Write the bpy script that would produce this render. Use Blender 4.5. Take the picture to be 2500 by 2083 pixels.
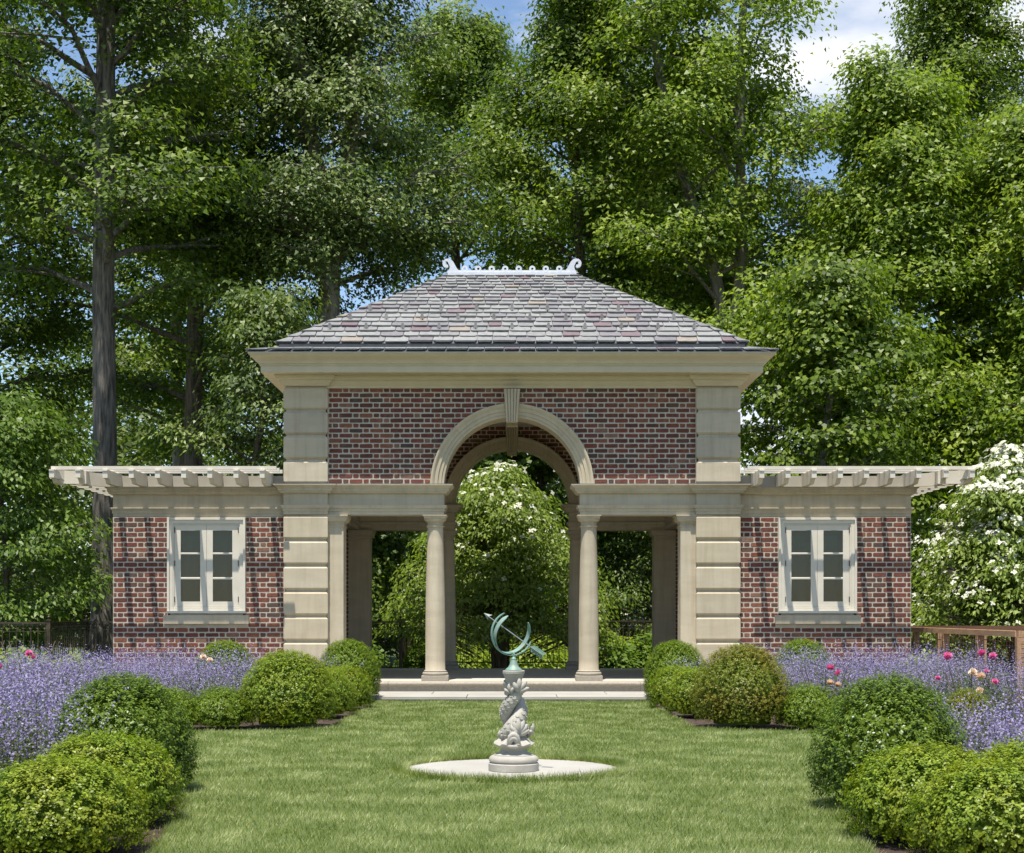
import bpy, math, random
import numpy as np
from mathutils import Vector, Matrix

random.seed(7); rng = np.random.default_rng(7)
R = math.radians
for o in list(bpy.data.objects): bpy.data.objects.remove(o)
SC = bpy.context.scene
COL = SC.collection

# ------------------------------------------------------------------ camera
cam_d = bpy.data.cameras.new('camera'); cam = bpy.data.objects.new('camera', cam_d); COL.objects.link(cam)
cam.location = (0, -22, 1.18); cam.rotation_euler = (R(90), 0, 0)
cam_d.sensor_width = 36; cam_d.lens = 53.86; cam_d.shift_y = 0.1814; cam_d.clip_end = 2000
SC.camera = cam

# ------------------------------------------------------------------ sun, sky, exposure
LDIR = Vector((0.088, 0.305, -1.0)).normalized()
sun_d = bpy.data.lights.new('sun', 'SUN'); sun_d.energy = 5.0; sun_d.angle = R(0.53); sun_d.color = (1, 0.94, 0.85)
sun = bpy.data.objects.new('sun', sun_d); COL.objects.link(sun)
sun.rotation_euler = LDIR.to_track_quat('-Z', 'Y').to_euler(); sun.location = (-5, -15, 40)
W = bpy.data.worlds.new('World'); SC.world = W; W.use_nodes = True
nt = W.node_tree; nt.nodes.clear()
wo = nt.nodes.new('ShaderNodeOutputWorld'); bg = nt.nodes.new('ShaderNodeBackground')
sky = nt.nodes.new('ShaderNodeTexSky'); sky.sky_type = 'NISHITA'; sky.sun_disc = False
sky.sun_elevation = math.asin(-LDIR.z); sky.sun_rotation = math.atan2(-LDIR.x, -LDIR.y)
sky.air_density = 1.0; sky.dust_density = 0.15; sky.ozone_density = 2.0
tc = nt.nodes.new('ShaderNodeTexCoord'); mp = nt.nodes.new('ShaderNodeMapping'); mp.inputs['Scale'].default_value = (1, 1, 2.6)
mp.inputs['Location'].default_value = (0.55, 0.2, 0.42)
nz = nt.nodes.new('ShaderNodeTexNoise'); nz.inputs['Scale'].default_value = 2.6; nz.inputs['Detail'].default_value = 7; nz.inputs['Roughness'].default_value = 0.55
rp = nt.nodes.new('ShaderNodeValToRGB'); rp.color_ramp.elements[0].position = 0.54; rp.color_ramp.elements[1].position = 0.68
mx = nt.nodes.new('ShaderNodeMixRGB'); mx.inputs[2].default_value = (6.4, 6.4, 6.5, 1)
nt.links.new(tc.outputs['Generated'], mp.inputs[0]); nt.links.new(mp.outputs[0], nz.inputs[0]); nt.links.new(nz.outputs[0], rp.inputs[0])
nt.links.new(rp.outputs[0], mx.inputs[0]); nt.links.new(sky.outputs[0], mx.inputs[1]); nt.links.new(mx.outputs[0], bg.inputs[0])
bg.inputs[1].default_value = 0.12
nt.links.new(bg.outputs[0], wo.inputs[0])
SC.view_settings.view_transform = 'Standard'; SC.view_settings.look = 'None'; SC.view_settings.exposure = 0.6; SC.view_settings.gamma = 1
SC.render.engine = 'CYCLES'
SC.render.resolution_x = 1024; SC.render.resolution_y = 853
SC.cycles.max_bounces = 12; SC.cycles.diffuse_bounces = 8; SC.cycles.transparent_max_bounces = 8

# ------------------------------------------------------------------ materials
def new_mat(name):
    m = bpy.data.materials.new(name); m.use_nodes = True
    n = m.node_tree; n.nodes.clear()
    out = n.nodes.new('ShaderNodeOutputMaterial'); b = n.nodes.new('ShaderNodeBsdfPrincipled')
    n.links.new(b.outputs[0], out.inputs[0])
    return m, n, b, out
def ramp(n, fac, stops, interp='LINEAR'):
    r = n.nodes.new('ShaderNodeValToRGB'); r.color_ramp.interpolation = interp
    els = r.color_ramp.elements
    while len(els) < len(stops): els.new(0.5)
    for e, (p, c) in zip(els, stops): e.position = p; e.color = (*c, 1)
    n.links.new(fac, r.inputs[0]); return r.outputs[0]
def noise(n, scale, detail=4, vec=None, rough=0.55, stretch=None):
    t = n.nodes.new('ShaderNodeTexNoise'); t.inputs['Scale'].default_value = scale
    t.inputs['Detail'].default_value = detail; t.inputs['Roughness'].default_value = rough
    c = n.nodes.new('ShaderNodeNewGeometry').outputs['Position'] if vec is None else vec
    if stretch:
        mpn = n.nodes.new('ShaderNodeMapping'); mpn.inputs['Scale'].default_value = stretch
        n.links.new(c, mpn.inputs[0]); c = mpn.outputs[0]
    n.links.new(c, t.inputs['Vector']); return t.outputs['Fac']
def mixc(n, fac, a, b, mode='MIX'):
    m = n.nodes.new('ShaderNodeMixRGB'); m.blend_type = mode
    for s, v in ((0, fac), (1, a), (2, b)):
        if isinstance(v, (int, float)): m.inputs[s].default_value = v
        elif isinstance(v, tuple): m.inputs[s].default_value = (*v, 1)
        else: n.links.new(v, m.inputs[s])
    return m.outputs[0]
def bump(n, b, h, strength=0.3, dist=0.01):
    bp = n.nodes.new('ShaderNodeBump'); bp.inputs['Strength'].default_value = strength; bp.inputs['Distance'].default_value = dist
    n.links.new(h, bp.inputs['Height']); n.links.new(bp.outputs[0], b.inputs['Normal'])
def stone_mat(name, c0, c1, scale=3, rough=0.8, bs=0.15, stretch=None, bscale=60, grain=0.06, objvar=0.0):
    m, n, b, o = new_mat(name)
    f = noise(n, scale, 5, stretch=stretch)
    col = ramp(n, f, [(0.3, c0), (0.7, c1)])
    g = noise(n, 140, 2)
    col = mixc(n, 1.0, col, ramp(n, g, [(0.3, (1 - grain * 2,) * 3), (0.7, (1.0,) * 3)]), 'MULTIPLY')
    if objvar:
        r = n.nodes.new('ShaderNodeObjectInfo').outputs['Random']
        col = mixc(n, 1.0, col, ramp(n, r, [(0.0, (1 - objvar, 1 - objvar, 1 - objvar * .9)), (0.5, (1.0, .985, .96)), (1.0, (1.04, 1.04, 1.05))]), 'MULTIPLY')
        s = noise(n, 5, 5, stretch=(2.2, 2.2, 0.18), rough=0.65)
        col = mixc(n, 1.0, col, ramp(n, s, [(0.34, (0.88, 0.87, 0.85)), (0.52, (1.0, 1.0, 1.0)), (0.7, (1.05, 1.04, 1.02))]), 'MULTIPLY')
    n.links.new(col, b.inputs['Base Color']); b.inputs['Roughness'].default_value = rough
    if bs: bump(n, b, noise(n, bscale, 4), bs, 0.004)
    return m
def rand_src(n, joined):
    if joined: return n.nodes.new('ShaderNodeNewGeometry').outputs['Random Per Island']
    return n.nodes.new('ShaderNodeObjectInfo').outputs['Random']
def brick_mat(name, joined):
    m, n, b, o = new_mat(name); r = rand_src(n, joined)
    col = ramp(n, r, [(0.0, (0.12, 0.04, 0.024)), (0.16, (0.205, 0.056, 0.03)), (0.36, (0.155, 0.046, 0.027)), (0.5, (0.25, 0.085, 0.044)),
                      (0.62, (0.125, 0.06, 0.038)), (0.74, (0.245, 0.12, 0.075)), (0.82, (0.175, 0.05, 0.034)), (0.96, (0.09, 0.055, 0.04)), (1.0, (0.2, 0.1, 0.07))], 'CONSTANT')
    f = noise(n, 22, 5)
    col = mixc(n, 1.0, col, ramp(n, f, [(0.3, (0.60, 0.62, 0.64)), (0.7, (1.0, 1.02, 1.0))]), 'MULTIPLY')
    f2 = noise(n, 9, 4)
    col = mixc(n, ramp(n, f2, [(0.56, (0, 0, 0)), (0.74, (0.13, 0.13, 0.13))]), col, (0.32, 0.27, 0.22))
    n.links.new(col, b.inputs['Base Color']); b.inputs['Roughness'].default_value = 0.85
    bump(n, b, noise(n, 90, 4), 0.5, 0.006); return m
def slate_mat(name, joined):
    m, n, b, o = new_mat(name); r = rand_src(n, joined)
    col = ramp(n, r, [(0.0, (0.225, 0.23, 0.22)), (0.18, (0.265, 0.27, 0.255)), (0.36, (0.19, 0.188, 0.19)), (0.5, (0.24, 0.242, 0.23)), (0.64, (0.20, 0.192, 0.195)),
                      (0.76, (0.28, 0.285, 0.27)), (0.90, (0.175, 0.13, 0.135)), (0.95, (0.29, 0.255, 0.205)), (0.975, (0.20, 0.155, 0.16))], 'CONSTANT')
    f = noise(n, 14, 6, stretch=(1, 2.5, 2.5))
    col = mixc(n, 1.0, col, ramp(n, f, [(0.3, (0.66, 0.65, 0.69)), (0.7, (1.1, 1.09, 1.1))]), 'MULTIPLY')
    n.links.new(col, b.inputs['Base Color']); b.inputs['Roughness'].default_value = 0.6
    bump(n, b, noise(n, 28, 6, stretch=(1, 2, 2)), 0.7, 0.02); return m
def paint_mat(name, c, rough=0.45):
    m, n, b, o = new_mat(name); f = noise(n, 5, 4)
    col = mixc(n, 1.0, c, ramp(n, f, [(0.3, (0.92, 0.92, 0.91)), (0.7, (1.03, 1.03, 1.03))]), 'MULTIPLY')
    n.links.new(col, b.inputs['Base Color']); b.inputs['Roughness'].default_value = rough; return m
def metal_mat(name, c0, c1, metallic=0.6, rough=0.45, scale=12):
    m, n, b, o = new_mat(name); f = noise(n, scale, 6)
    n.links.new(ramp(n, f, [(0.35, c0), (0.65, c1)]), b.inputs['Base Color'])
    b.inputs['Metallic'].default_value = metallic; b.inputs['Roughness'].default_value = rough
    bump(n, b, noise(n, 60, 3), 0.15, 0.003); return m
def leaf_mat(name, dark, mid, light, trans=0.35, rough=0.45, tcol=None, patch=None, spec=0.3):
    """colour by each leaf's own random tint"""
    m, n, b, o = new_mat(name)
    a = n.nodes.new('ShaderNodeAttribute'); a.attribute_name = 'tint'
    col = ramp(n, a.outputs['Fac'], [(0.0, dark), (0.5, mid), (1.0, light)])
    if patch:
        f = noise(n, patch[0], 4)
        col = mixc(n, ramp(n, f, [(0.44, (0, 0, 0)), (0.62, (1, 1, 1))]), col, mixc(n, 1.0, col, patch[1], 'MULTIPLY'))
    n.links.new(col, b.inputs['Base Color']); b.inputs['Roughness'].default_value = rough
    b.inputs['Specular IOR Level'].default_value = spec
    t = n.nodes.new('ShaderNodeBsdfTranslucent')
    n.links.new(mixc(n, 1.0, col, tcol or (1.5, 1.7, 0.6), 'MULTIPLY'), t.inputs[0])
    ms = n.nodes.new('ShaderNodeMixShader'); ms.inputs[0].default_value = trans
    n.links.new(b.outputs[0], ms.inputs[1]); n.links.new(t.outputs[0], ms.inputs[2]); n.links.new(ms.outputs[0], o.inputs[0])
    return m
def bark_mat(name, c0, c1):
    m, n, b, o = new_mat(name)
    f = noise(n, 9, 6, stretch=(2.2, 2.2, 0.22), rough=0.65)
    n.links.new(ramp(n, f, [(0.36, c0), (0.62, c1)]), b.inputs['Base Color']); b.inputs['Roughness'].default_value = 0.9
    bump(n, b, f, 0.9, 0.05); return m

M = {}
M['brick'] = brick_mat('brick_single', False); M['brick_j'] = brick_mat('brick_mass', True)
M['slate'] = slate_mat('slate_single', False); M['slate_j'] = slate_mat('slate_mass', True)
M['mortar'] = stone_mat('mortar', (0.43, 0.385, 0.305), (0.52, 0.47, 0.385), 8, 0.95, 0.4)
M['lime'] = stone_mat('limestone', (0.46, 0.395, 0.28), (0.54, 0.47, 0.345), 2.2, 0.85, 0.15, stretch=(1, 1, 3), objvar=0.10)
M['lime_arch'] = stone_mat('limestone_arch', (0.46, 0.395, 0.275), (0.54, 0.465, 0.33), 2.6, 0.85, 0.15, objvar=0.08)
M['floor'] = stone_mat('floor_stone', (0.50, 0.45, 0.37), (0.58, 0.53, 0.45), 1.6, 0.8, 0.15)
M['path'] = stone_mat('path_stone', (0.34, 0.325, 0.285), (0.41, 0.395, 0.35), 2.0, 0.85, 0.15)
M['granite'] = stone_mat('granite', (0.36, 0.32, 0.25), (0.46, 0.41, 0.33), 30, 0.8, 0.2, grain=0.18)
M['cast'] = stone_mat('cast_stone', (0.34, 0.32, 0.275), (0.45, 0.425, 0.37), 9, 0.9, 0.35, bscale=45)
M['cornice'] = paint_mat('cornice_paint', (0.56, 0.48, 0.32), 0.5)
M['cream'] = paint_mat('cream_paint', (0.64, 0.59, 0.485), 0.45)
M['white'] = paint_mat('white_paint', (0.66, 0.605, 0.50), 0.45)
M['ceil'] = paint_mat('ceiling_paint', (0.5, 0.45, 0.36), 0.6)
M['lead'] = metal_mat('lead', (0.16, 0.165, 0.18), (0.22, 0.225, 0.24), 0.3, 0.5)
M['fascia'] = paint_mat('fascia_shaded', (0.42, 0.385, 0.31), 0.5)  # greyer than the trim: shade between the rafter tails put into the colour
M['zinc'] = metal_mat('zinc_coated', (0.60, 0.61, 0.65), (0.70, 0.71, 0.74), 0.25, 0.45)
M['bronze'] = metal_mat('bronze_iron', (0.05, 0.038, 0.025), (0.11, 0.082, 0.055), 0.5, 0.45)
M['verdi'] = metal_mat('verdigris', (0.13, 0.30, 0.25), (0.24, 0.29, 0.24), 0.25, 0.6, 30)
M['verdi2'] = metal_mat('worn_bronze', (0.22, 0.21, 0.19), (0.33, 0.38, 0.34), 0.4, 0.5, 30)
M['steel'] = metal_mat('steel', (0.45, 0.45, 0.46), (0.6, 0.6, 0.62), 0.9, 0.3)
M['hinge'] = metal_mat('dark_hinge', (0.05, 0.042, 0.035), (0.09, 0.075, 0.06), 0.6, 0.5)
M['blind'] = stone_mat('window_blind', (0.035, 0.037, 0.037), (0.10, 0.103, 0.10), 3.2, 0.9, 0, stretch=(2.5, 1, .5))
M['cedar'] = stone_mat('cedar', (0.36, 0.20, 0.10), (0.52, 0.32, 0.18), 6, 0.7, 0.3, stretch=(6, 0.6, 6))
M['mesh'] = metal_mat('copper_mesh', (0.16, 0.075, 0.045), (0.24, 0.12, 0.075), 0.6, 0.5)
M['bark'] = bark_mat('bark_grey', (0.045, 0.038, 0.031), (0.21, 0.185, 0.155))
M['bark2'] = bark_mat('bark_brown', (0.05, 0.037, 0.027), (0.18, 0.14, 0.105))
M['bark3'] = bark_mat('bark_pale', (0.14, 0.12, 0.10), (0.32, 0.285, 0.235))
M['twig'] = bark_mat('twig', (0.08, 0.06, 0.04), (0.2, 0.16, 0.11))
M['leaf_dark'] = leaf_mat('maple_shaded', (0.035, 0.065, 0.011), (0.098, 0.152, 0.02), (0.21, 0.27, 0.036), 0.34)  # canopy shade over the left trees is put into this darker green
M['leaf_mid'] = leaf_mat('maple_mid', (0.045, 0.08, 0.01), (0.125, 0.185, 0.018), (0.25, 0.31, 0.034), 0.38)
M['leaf_bright'] = leaf_mat('maple_bright', (0.06, 0.105, 0.01), (0.165, 0.235, 0.02), (0.31, 0.37, 0.042), 0.38)
M['leaf_blue'] = leaf_mat('ash_bluegreen_shaded', (0.045, 0.075, 0.02), (0.115, 0.165, 0.038), (0.225, 0.275, 0.078), 0.28)  # shade on the left side also put into this darker, bluer green
M['leaf_far'] = leaf_mat('far_leaf', (0.06, 0.095, 0.025), (0.11, 0.15, 0.04), (0.18, 0.215, 0.065), 0.3)
M['leaf_pine'] = leaf_mat('needle', (0.02, 0.035, 0.018), (0.035, 0.055, 0.028), (0.06, 0.08, 0.04), 0.15)
M['leaf_dog'] = leaf_mat('dogwood_leaf', (0.12, 0.17, 0.028), (0.22, 0.29, 0.056), (0.34, 0.41, 0.115), 0.4)
M['leaf_lime'] = leaf_mat('lime_leaf', (0.13, 0.19, 0.02), (0.23, 0.3, 0.032), (0.34, 0.41, 0.065), 0.4)
M['leaf_hyd'] = leaf_mat('broad_leaf', (0.065, 0.115, 0.018), (0.12, 0.19, 0.03), (0.2, 0.28, 0.055), 0.35)
M['leaf_rose'] = leaf_mat('rose_leaf', (0.025, 0.05, 0.016), (0.045, 0.08, 0.025), (0.075, 0.12, 0.035), 0.25)
M['box_light'] = leaf_mat('box_light', (0.065, 0.11, 0.008), (0.165, 0.235, 0.016), (0.31, 0.38, 0.042), 0.3, 0.4, patch=(3.5, (1.12, 0.97, 0.85)))
M['box_mid'] = leaf_mat('box_mid', (0.05, 0.095, 0.008), (0.135, 0.205, 0.016), (0.26, 0.335, 0.038), 0.3, 0.4)
M['box_dark'] = leaf_mat('box_dark', (0.035, 0.07, 0.008), (0.095, 0.155, 0.015), (0.2, 0.27, 0.035), 0.25, 0.35)
M['box_brown'] = leaf_mat('box_brown', (0.07, 0.092, 0.012), (0.155, 0.18, 0.021), (0.27, 0.285, 0.046), 0.3, 0.4, patch=(2.5, (1.3, 1.0, 0.95)))
M['grass'] = leaf_mat('grass_blade', (0.075, 0.11, 0.024), (0.17, 0.222, 0.056), (0.34, 0.375, 0.14), 0.35, 0.45, patch=(2.3, (2.0, 1.72, 2.9)))
M['petal_lilac'] = leaf_mat('catmint_petal', (0.19, 0.16, 0.31), (0.31, 0.27, 0.455), (0.49, 0.45, 0.63), 0.3, 0.7, tcol=(1.1, 1.0, 1.2))
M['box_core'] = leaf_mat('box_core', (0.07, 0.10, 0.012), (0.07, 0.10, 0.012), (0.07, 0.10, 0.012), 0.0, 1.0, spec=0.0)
M['leaf_sage'] = leaf_mat('catmint_leaf', (0.07, 0.095, 0.04), (0.13, 0.16, 0.075), (0.21, 0.24, 0.125), 0.3, 0.7)
M['bract'] = leaf_mat('dogwood_bract', (0.62, 0.63, 0.48), (0.72, 0.72, 0.6), (0.8, 0.79, 0.7), 0.3, 0.6, tcol=(1, 1, 0.85))
M['pink'] = leaf_mat('rose_pink', (0.58, 0.06, 0.24), (0.72, 0.14, 0.38), (0.8, 0.34, 0.52), 0.3, 0.6, tcol=(1.2, 0.9, 1))
M['pale'] = leaf_mat('rose_cream', (0.78, 0.55, 0.40), (0.82, 0.68, 0.54), (0.85, 0.78, 0.68), 0.3, 0.6, tcol=(1.1, 1, 0.8))
M['redp'] = leaf_mat('red_petal', (0.4, 0.02, 0.015), (0.55, 0.035, 0.02), (0.65, 0.07, 0.03), 0.25, 0.6, tcol=(1.1, 0.9, 0.8))
def soil(name, c0, c1, c2):
    m, n, b, o = new_mat(name); f = noise(n, 18, 6, rough=0.7)
    n.links.new(ramp(n, f, [(0.3, c0), (0.55, c1), (0.72, c2)]), b.inputs['Base Color']); b.inputs['Roughness'].default_value = 0.95
    bump(n, b, noise(n, 45, 5), 1.0, 0.03); return m
M['mulch'] = soil('mulch', (0.028, 0.018, 0.012), (0.07, 0.042, 0.028), (0.14, 0.09, 0.06))
M['ground'] = soil('ground_cover', (0.03, 0.045, 0.015), (0.05, 0.08, 0.022), (0.075, 0.11, 0.03))
M['turf'] = soil('turf_soil', (0.07, 0.10, 0.022), (0.115, 0.155, 0.038), (0.17, 0.20, 0.06))
def glass_mat():
    m, n, b, o = new_mat('window_glass')
    t = n.nodes.new('ShaderNodeBsdfTransparent'); t.inputs[0].default_value = (0.75, 0.8, 0.78, 1)
    g = n.nodes.new('ShaderNodeBsdfGlossy'); g.inputs['Roughness'].default_value = 0.02
    lw = n.nodes.new('ShaderNodeFresnel'); lw.inputs[0].default_value = 1.5
    ms = n.nodes.new('ShaderNodeMixShader')
    n.links.new(lw.outputs[0], ms.inputs[0]); n.links.new(t.outputs[0], ms.inputs[1]); n.links.new(g.outputs[0], ms.inputs[2]); n.links.new(ms.outputs[0], o.inputs[0])
    return m
M['glass'] = glass_mat()

# ------------------------------------------------------------------ helpers
def link(o, parent=None):
    COL.objects.link(o)
    if parent is not None: o.parent = parent
    return o
def tag(o, label=None, cat=None, group=None, kind=None):
    if label: o['label'] = label
    if cat: o['category'] = cat
    if group: o['group'] = group
    if kind: o['kind'] = kind
    return o
def thing(name, label, cat, loc=(0, 0, 0), group=None, rz=0):
    o = bpy.data.objects.new(name, None); o.empty_display_size = 0.3; link(o); o.location = loc; o.rotation_euler = (0, 0, rz)
    return tag(o, label, cat, group)
def inst(name, me, parent=None, loc=(0, 0, 0), rot=(0, 0, 0), scale=(1, 1, 1)):
    o = bpy.data.objects.new(name, me); link(o, parent); o.location = loc; o.rotation_euler = rot; o.scale = scale; return o
def smooth(me, ang=35):
    me.polygons.foreach_set('use_smooth', np.ones(len(me.polygons), dtype=bool)); me.set_sharp_from_angle(angle=R(ang))
def mesh_np(name, V, F, mat, tint=None, sm=False):
    """fast mesh from an (n,3) array and an (m,k) face array"""
    V = np.asarray(V, dtype=np.float32); F = np.asarray(F, dtype=np.int32); k = F.shape[1]
    me = bpy.data.meshes.new(name); me.vertices.add(len(V)); me.vertices.foreach_set('co', V.ravel())
    me.loops.add(F.size); me.loops.foreach_set('vertex_index', F.ravel())
    me.polygons.add(len(F)); me.polygons.foreach_set('loop_start', np.arange(0, F.size, k, dtype=np.int32))
    me.update(calc_edges=True)
    if tint is not None:
        a = me.attributes.new('tint', 'FLOAT', 'POINT'); a.data.foreach_set('value', np.asarray(tint, dtype=np.float32))
    me.materials.append(M[mat])
    if sm: me.polygons.foreach_set('use_smooth', np.ones(len(F), dtype=bool))
    return me
class MB:
    def __init__(s): s.v = []; s.f = []
    def add(s, V, F):
        b = len(s.v); s.v += [tuple(map(float, p)) for p in V]; s.f += [tuple(int(i) + b for i in f) for f in F]; return s
    def box(s, x0, x1, y0, y1, z0, z1):
        x0, x1 = sorted((x0, x1)); y0, y1 = sorted((y0, y1)); z0, z1 = sorted((z0, z1))
        return s.add([(x0, y0, z0), (x1, y0, z0), (x1, y1, z0), (x0, y1, z0), (x0, y0, z1), (x1, y0, z1), (x1, y1, z1), (x0, y1, z1)],
                     [(0, 3, 2, 1), (4, 5, 6, 7), (0, 1, 5, 4), (1, 2, 6, 5), (2, 3, 7, 6), (3, 0, 4, 7)])
    def mould(s, x0, x1, y0, y1, prof):
        """profile (projection, z) run round a rectangle with mitred corners, capped"""
        x0, x1 = sorted((x0, x1)); y0, y1 = sorted((y0, y1)); V = []; F = []
        for p, z in prof: V += [(x0 - p, y0 - p, z), (x1 + p, y0 - p, z), (x1 + p, y1 + p, z), (x0 - p, y1 + p, z)]
        n = len(prof)
        for i in range(n - 1):
            for j in range(4): a = i * 4 + j; b = i * 4 + (j + 1) % 4; F.append((a, b, b + 4, a + 4))
        F.append((3, 2, 1, 0)); F.append(tuple((n - 1) * 4 + j for j in range(4)))
        return s.add(V, F)
    def lathe(s, prof, c=(0, 0, 0), seg=32, fn=None):
        V = []; F = []
        for i, (r, z) in enumerate(prof):
            for j in range(seg):
                a = 2 * math.pi * j / seg; rr, zz = (r, z) if fn is None else fn(r, z, a, i)
                V.append((c[0] + rr * math.cos(a), c[1] + rr * math.sin(a), c[2] + zz))
        n = len(prof)
        for i in range(n - 1):
            for j in range(seg): a = i * seg + j; b = i * seg + (j + 1) % seg; F.append((a, b, b + seg, a + seg))
        F.append(tuple(reversed(range(seg)))); F.append(tuple((n - 1) * seg + j for j in range(seg)))
        return s.add(V, F)
    def tube(s, pts, rad, seg=8, flat=1.0, up=None):
        pts = [Vector(p) for p in pts]; n = len(pts)
        if not isinstance(rad, (list, tuple)): rad = [rad] * n
        V = []; F = []; u = None
        for i, p in enumerate(pts):
            t = (pts[min(i + 1, n - 1)] - pts[max(i - 1, 0)]).normalized()
            if up is not None: u = (Vector(up) - t * t.dot(Vector(up))).normalized()
            elif u is None:
                q = Vector((0, 0, 1)) if abs(t.z) < 0.9 else Vector((1, 0, 0)); u = t.cross(q).normalized()
            else: u = (u - t * u.dot(t)).normalized()
            w = t.cross(u)
            for j in range(seg):
                a = 2 * math.pi * j / seg; V.append(p + (u * math.cos(a) + w * math.sin(a) * flat) * rad[i])
        for i in range(n - 1):
            for j in range(seg): a = i * seg + j; b = i * seg + (j + 1) % seg; F.append((a, b, b + seg, a + seg))
        F.append(tuple(reversed(range(seg)))); F.append(tuple((n - 1) * seg + j for j in range(seg)))
        return s.add(V, F)
    def prism_y(s, poly, y0, y1):
        """(x,z) outline pushed from y0 to y1"""
        n = len(poly); V = [(x, y0, z) for x, z in poly] + [(x, y1, z) for x, z in poly]
        F = [tuple(range(n)), tuple(reversed(range(n, 2 * n)))] + [(j, j + n, (j + 1) % n + n, (j + 1) % n) for j in range(n)]
        return s.add(V, F)
    def mesh(s, name, mat, sm=True, ang=35):
        me = bpy.data.meshes.new(name); me.from_pydata(s.v, [], s.f); me.materials.append(M[mat]); me.update()
        import bmesh
        bm = bmesh.new(); bm.from_mesh(me); bmesh.ops.recalc_face_normals(bm, faces=bm.faces); bm.to_mesh(me); bm.free()
        if sm: smooth(me, ang)
        return me
    def build(s, name, mat, parent=None, sm=True, loc=(0, 0, 0), ang=35):
        return inst(name, s.mesh(name, mat, sm, ang), parent, loc)
def curve(p0, z0, p1, z1, kind='s', n=6):
    """moulding curve between two profile points"""
    out = []
    for i in range(n + 1):
        t = i / n
        if kind == 's': a = 0.5 - 0.5 * math.cos(math.pi * t); out.append((p0 + (p1 - p0) * a, z0 + (z1 - z0) * t))
        elif kind == 'o': out.append((p0 + (p1 - p0) * math.sin(t * math.pi / 2), z0 + (z1 - z0) * (1 - math.cos(t * math.pi / 2))))
        else: out.append((p0 + (p1 - p0) * (1 - math.cos(t * math.pi / 2)), z0 + (z1 - z0) * math.sin(t * math.pi / 2)))
    return out
# ================================================================== SETTING
def sheet(name, poly, z, mat, label=None):
    me = bpy.data.meshes.new(name); me.from_pydata([(x, y, z) for x, y in poly], [], [tuple(range(len(poly)))]); me.materials.append(M[mat])
    o = inst(name, me); o['kind'] = 'structure'
    return o
sheet('ground', [(-400, -60), (400, -60), (400, 600), (-400, 600)], -0.03, 'ground')
sheet('planting_bed_soil', [(-9, -16.5), (9, -16.5), (9, 0.6), (-9, 0.6)], -0.014, 'mulch')
LY = [-16.5, -14.5, -12.6, -11.9, -11.3, -10.7, -9.2, -7.7, -7.1, -6.85, -6.68, -6.4, -1.72]
LW = [1.55, 1.74, 1.97, 2.25, 2.75, 3.3, 3.6, 3.55, 3.35, 3.0, 2.2, 1.82, 1.74]
def lawn_hw(y):
    """half width of the lawn at depth y: a strip that opens into a rounded bay round the sundial"""
    return float(np.interp(y, LY, LW))
ys = np.linspace(-16.5, -1.72, 150)
sheet('lawn', [(-lawn_hw(y), y) for y in ys] + [(lawn_hw(y), y) for y in ys[::-1]], 0.0, 'turf')
# path, step and terrace
path = sheet('path', [(-4.2, -1.75), (4.2, -1.75), (4.2, -0.2), (-4.2, -0.2)], 0.03, 'mortar')
for i in range(7):
    for j in range(2):
        x0 = -4.2 + i * 1.2 - j * 0.5; MB().box(x0 + 0.004, x0 + 1.194, -1.74 + j * 0.72, -1.026 + j * 0.70, 0.0, 0.06 + random.uniform(-.002, .002)).build('paving_stone', 'path', path, False)
terrace = MB().box(-3.62, 3.62, -0.22, 5.02, 0.0, 0.17).build('terrace', 'mortar', None, False); terrace['kind'] = 'structure'
for i, (a, b) in enumerate([(-3.66, -1.76), (-1.756, 0.02), (0.024, 1.82), (1.824, 3.66)]):
    V = [(-0.25, 0.02), (-0.25, 0.125), (-0.262, 0.132), (-0.272, 0.138), (-0.282, 0.15), (-0.284, 0.168), (-0.276, 0.183), (-0.262, 0.19), (0.12, 0.19), (0.12, 0.02)]
    m = MB(); n = len(V); m.add([(a, y, z) for y, z in V] + [(b, y, z) for y, z in V], [tuple(range(n)), tuple(range(n, 2 * n))] + [(j, (j + 1) % n, (j + 1) % n + n, j + n) for j in range(n)])
    m.build('step_stone', 'granite', terrace)
for i in range(6):
    for j in range(4):
        MB().box(-3.66 + i * 1.22 + .002, -3.66 + (i + 1) * 1.22 - .002, 0.124 + j * 1.23, 0.124 + (j + 1) * 1.23 - .004, 0.1, 0.19 + random.uniform(-.001, .001)).build('floor_slab', 'floor', terrace, False)
pad = MB().lathe([(0.83, -0.03), (0.83, 0.002), (0.825, 0.006), (0.0, 0.006)], (0, -10.54, 0), 72).build('sundial_pad', 'path', None); pad['kind'] = 'structure'

# ================================================================== PAVILION
PAV = thing('garden_pavilion', 'red brick garden pavilion with slate hip roof, arched stone portico and two low wings', 'pavilion')
D = 4.66                                     # depth of the central block; mirror plane for the rear front
def fy(y, back): return D - y if back else y
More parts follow.
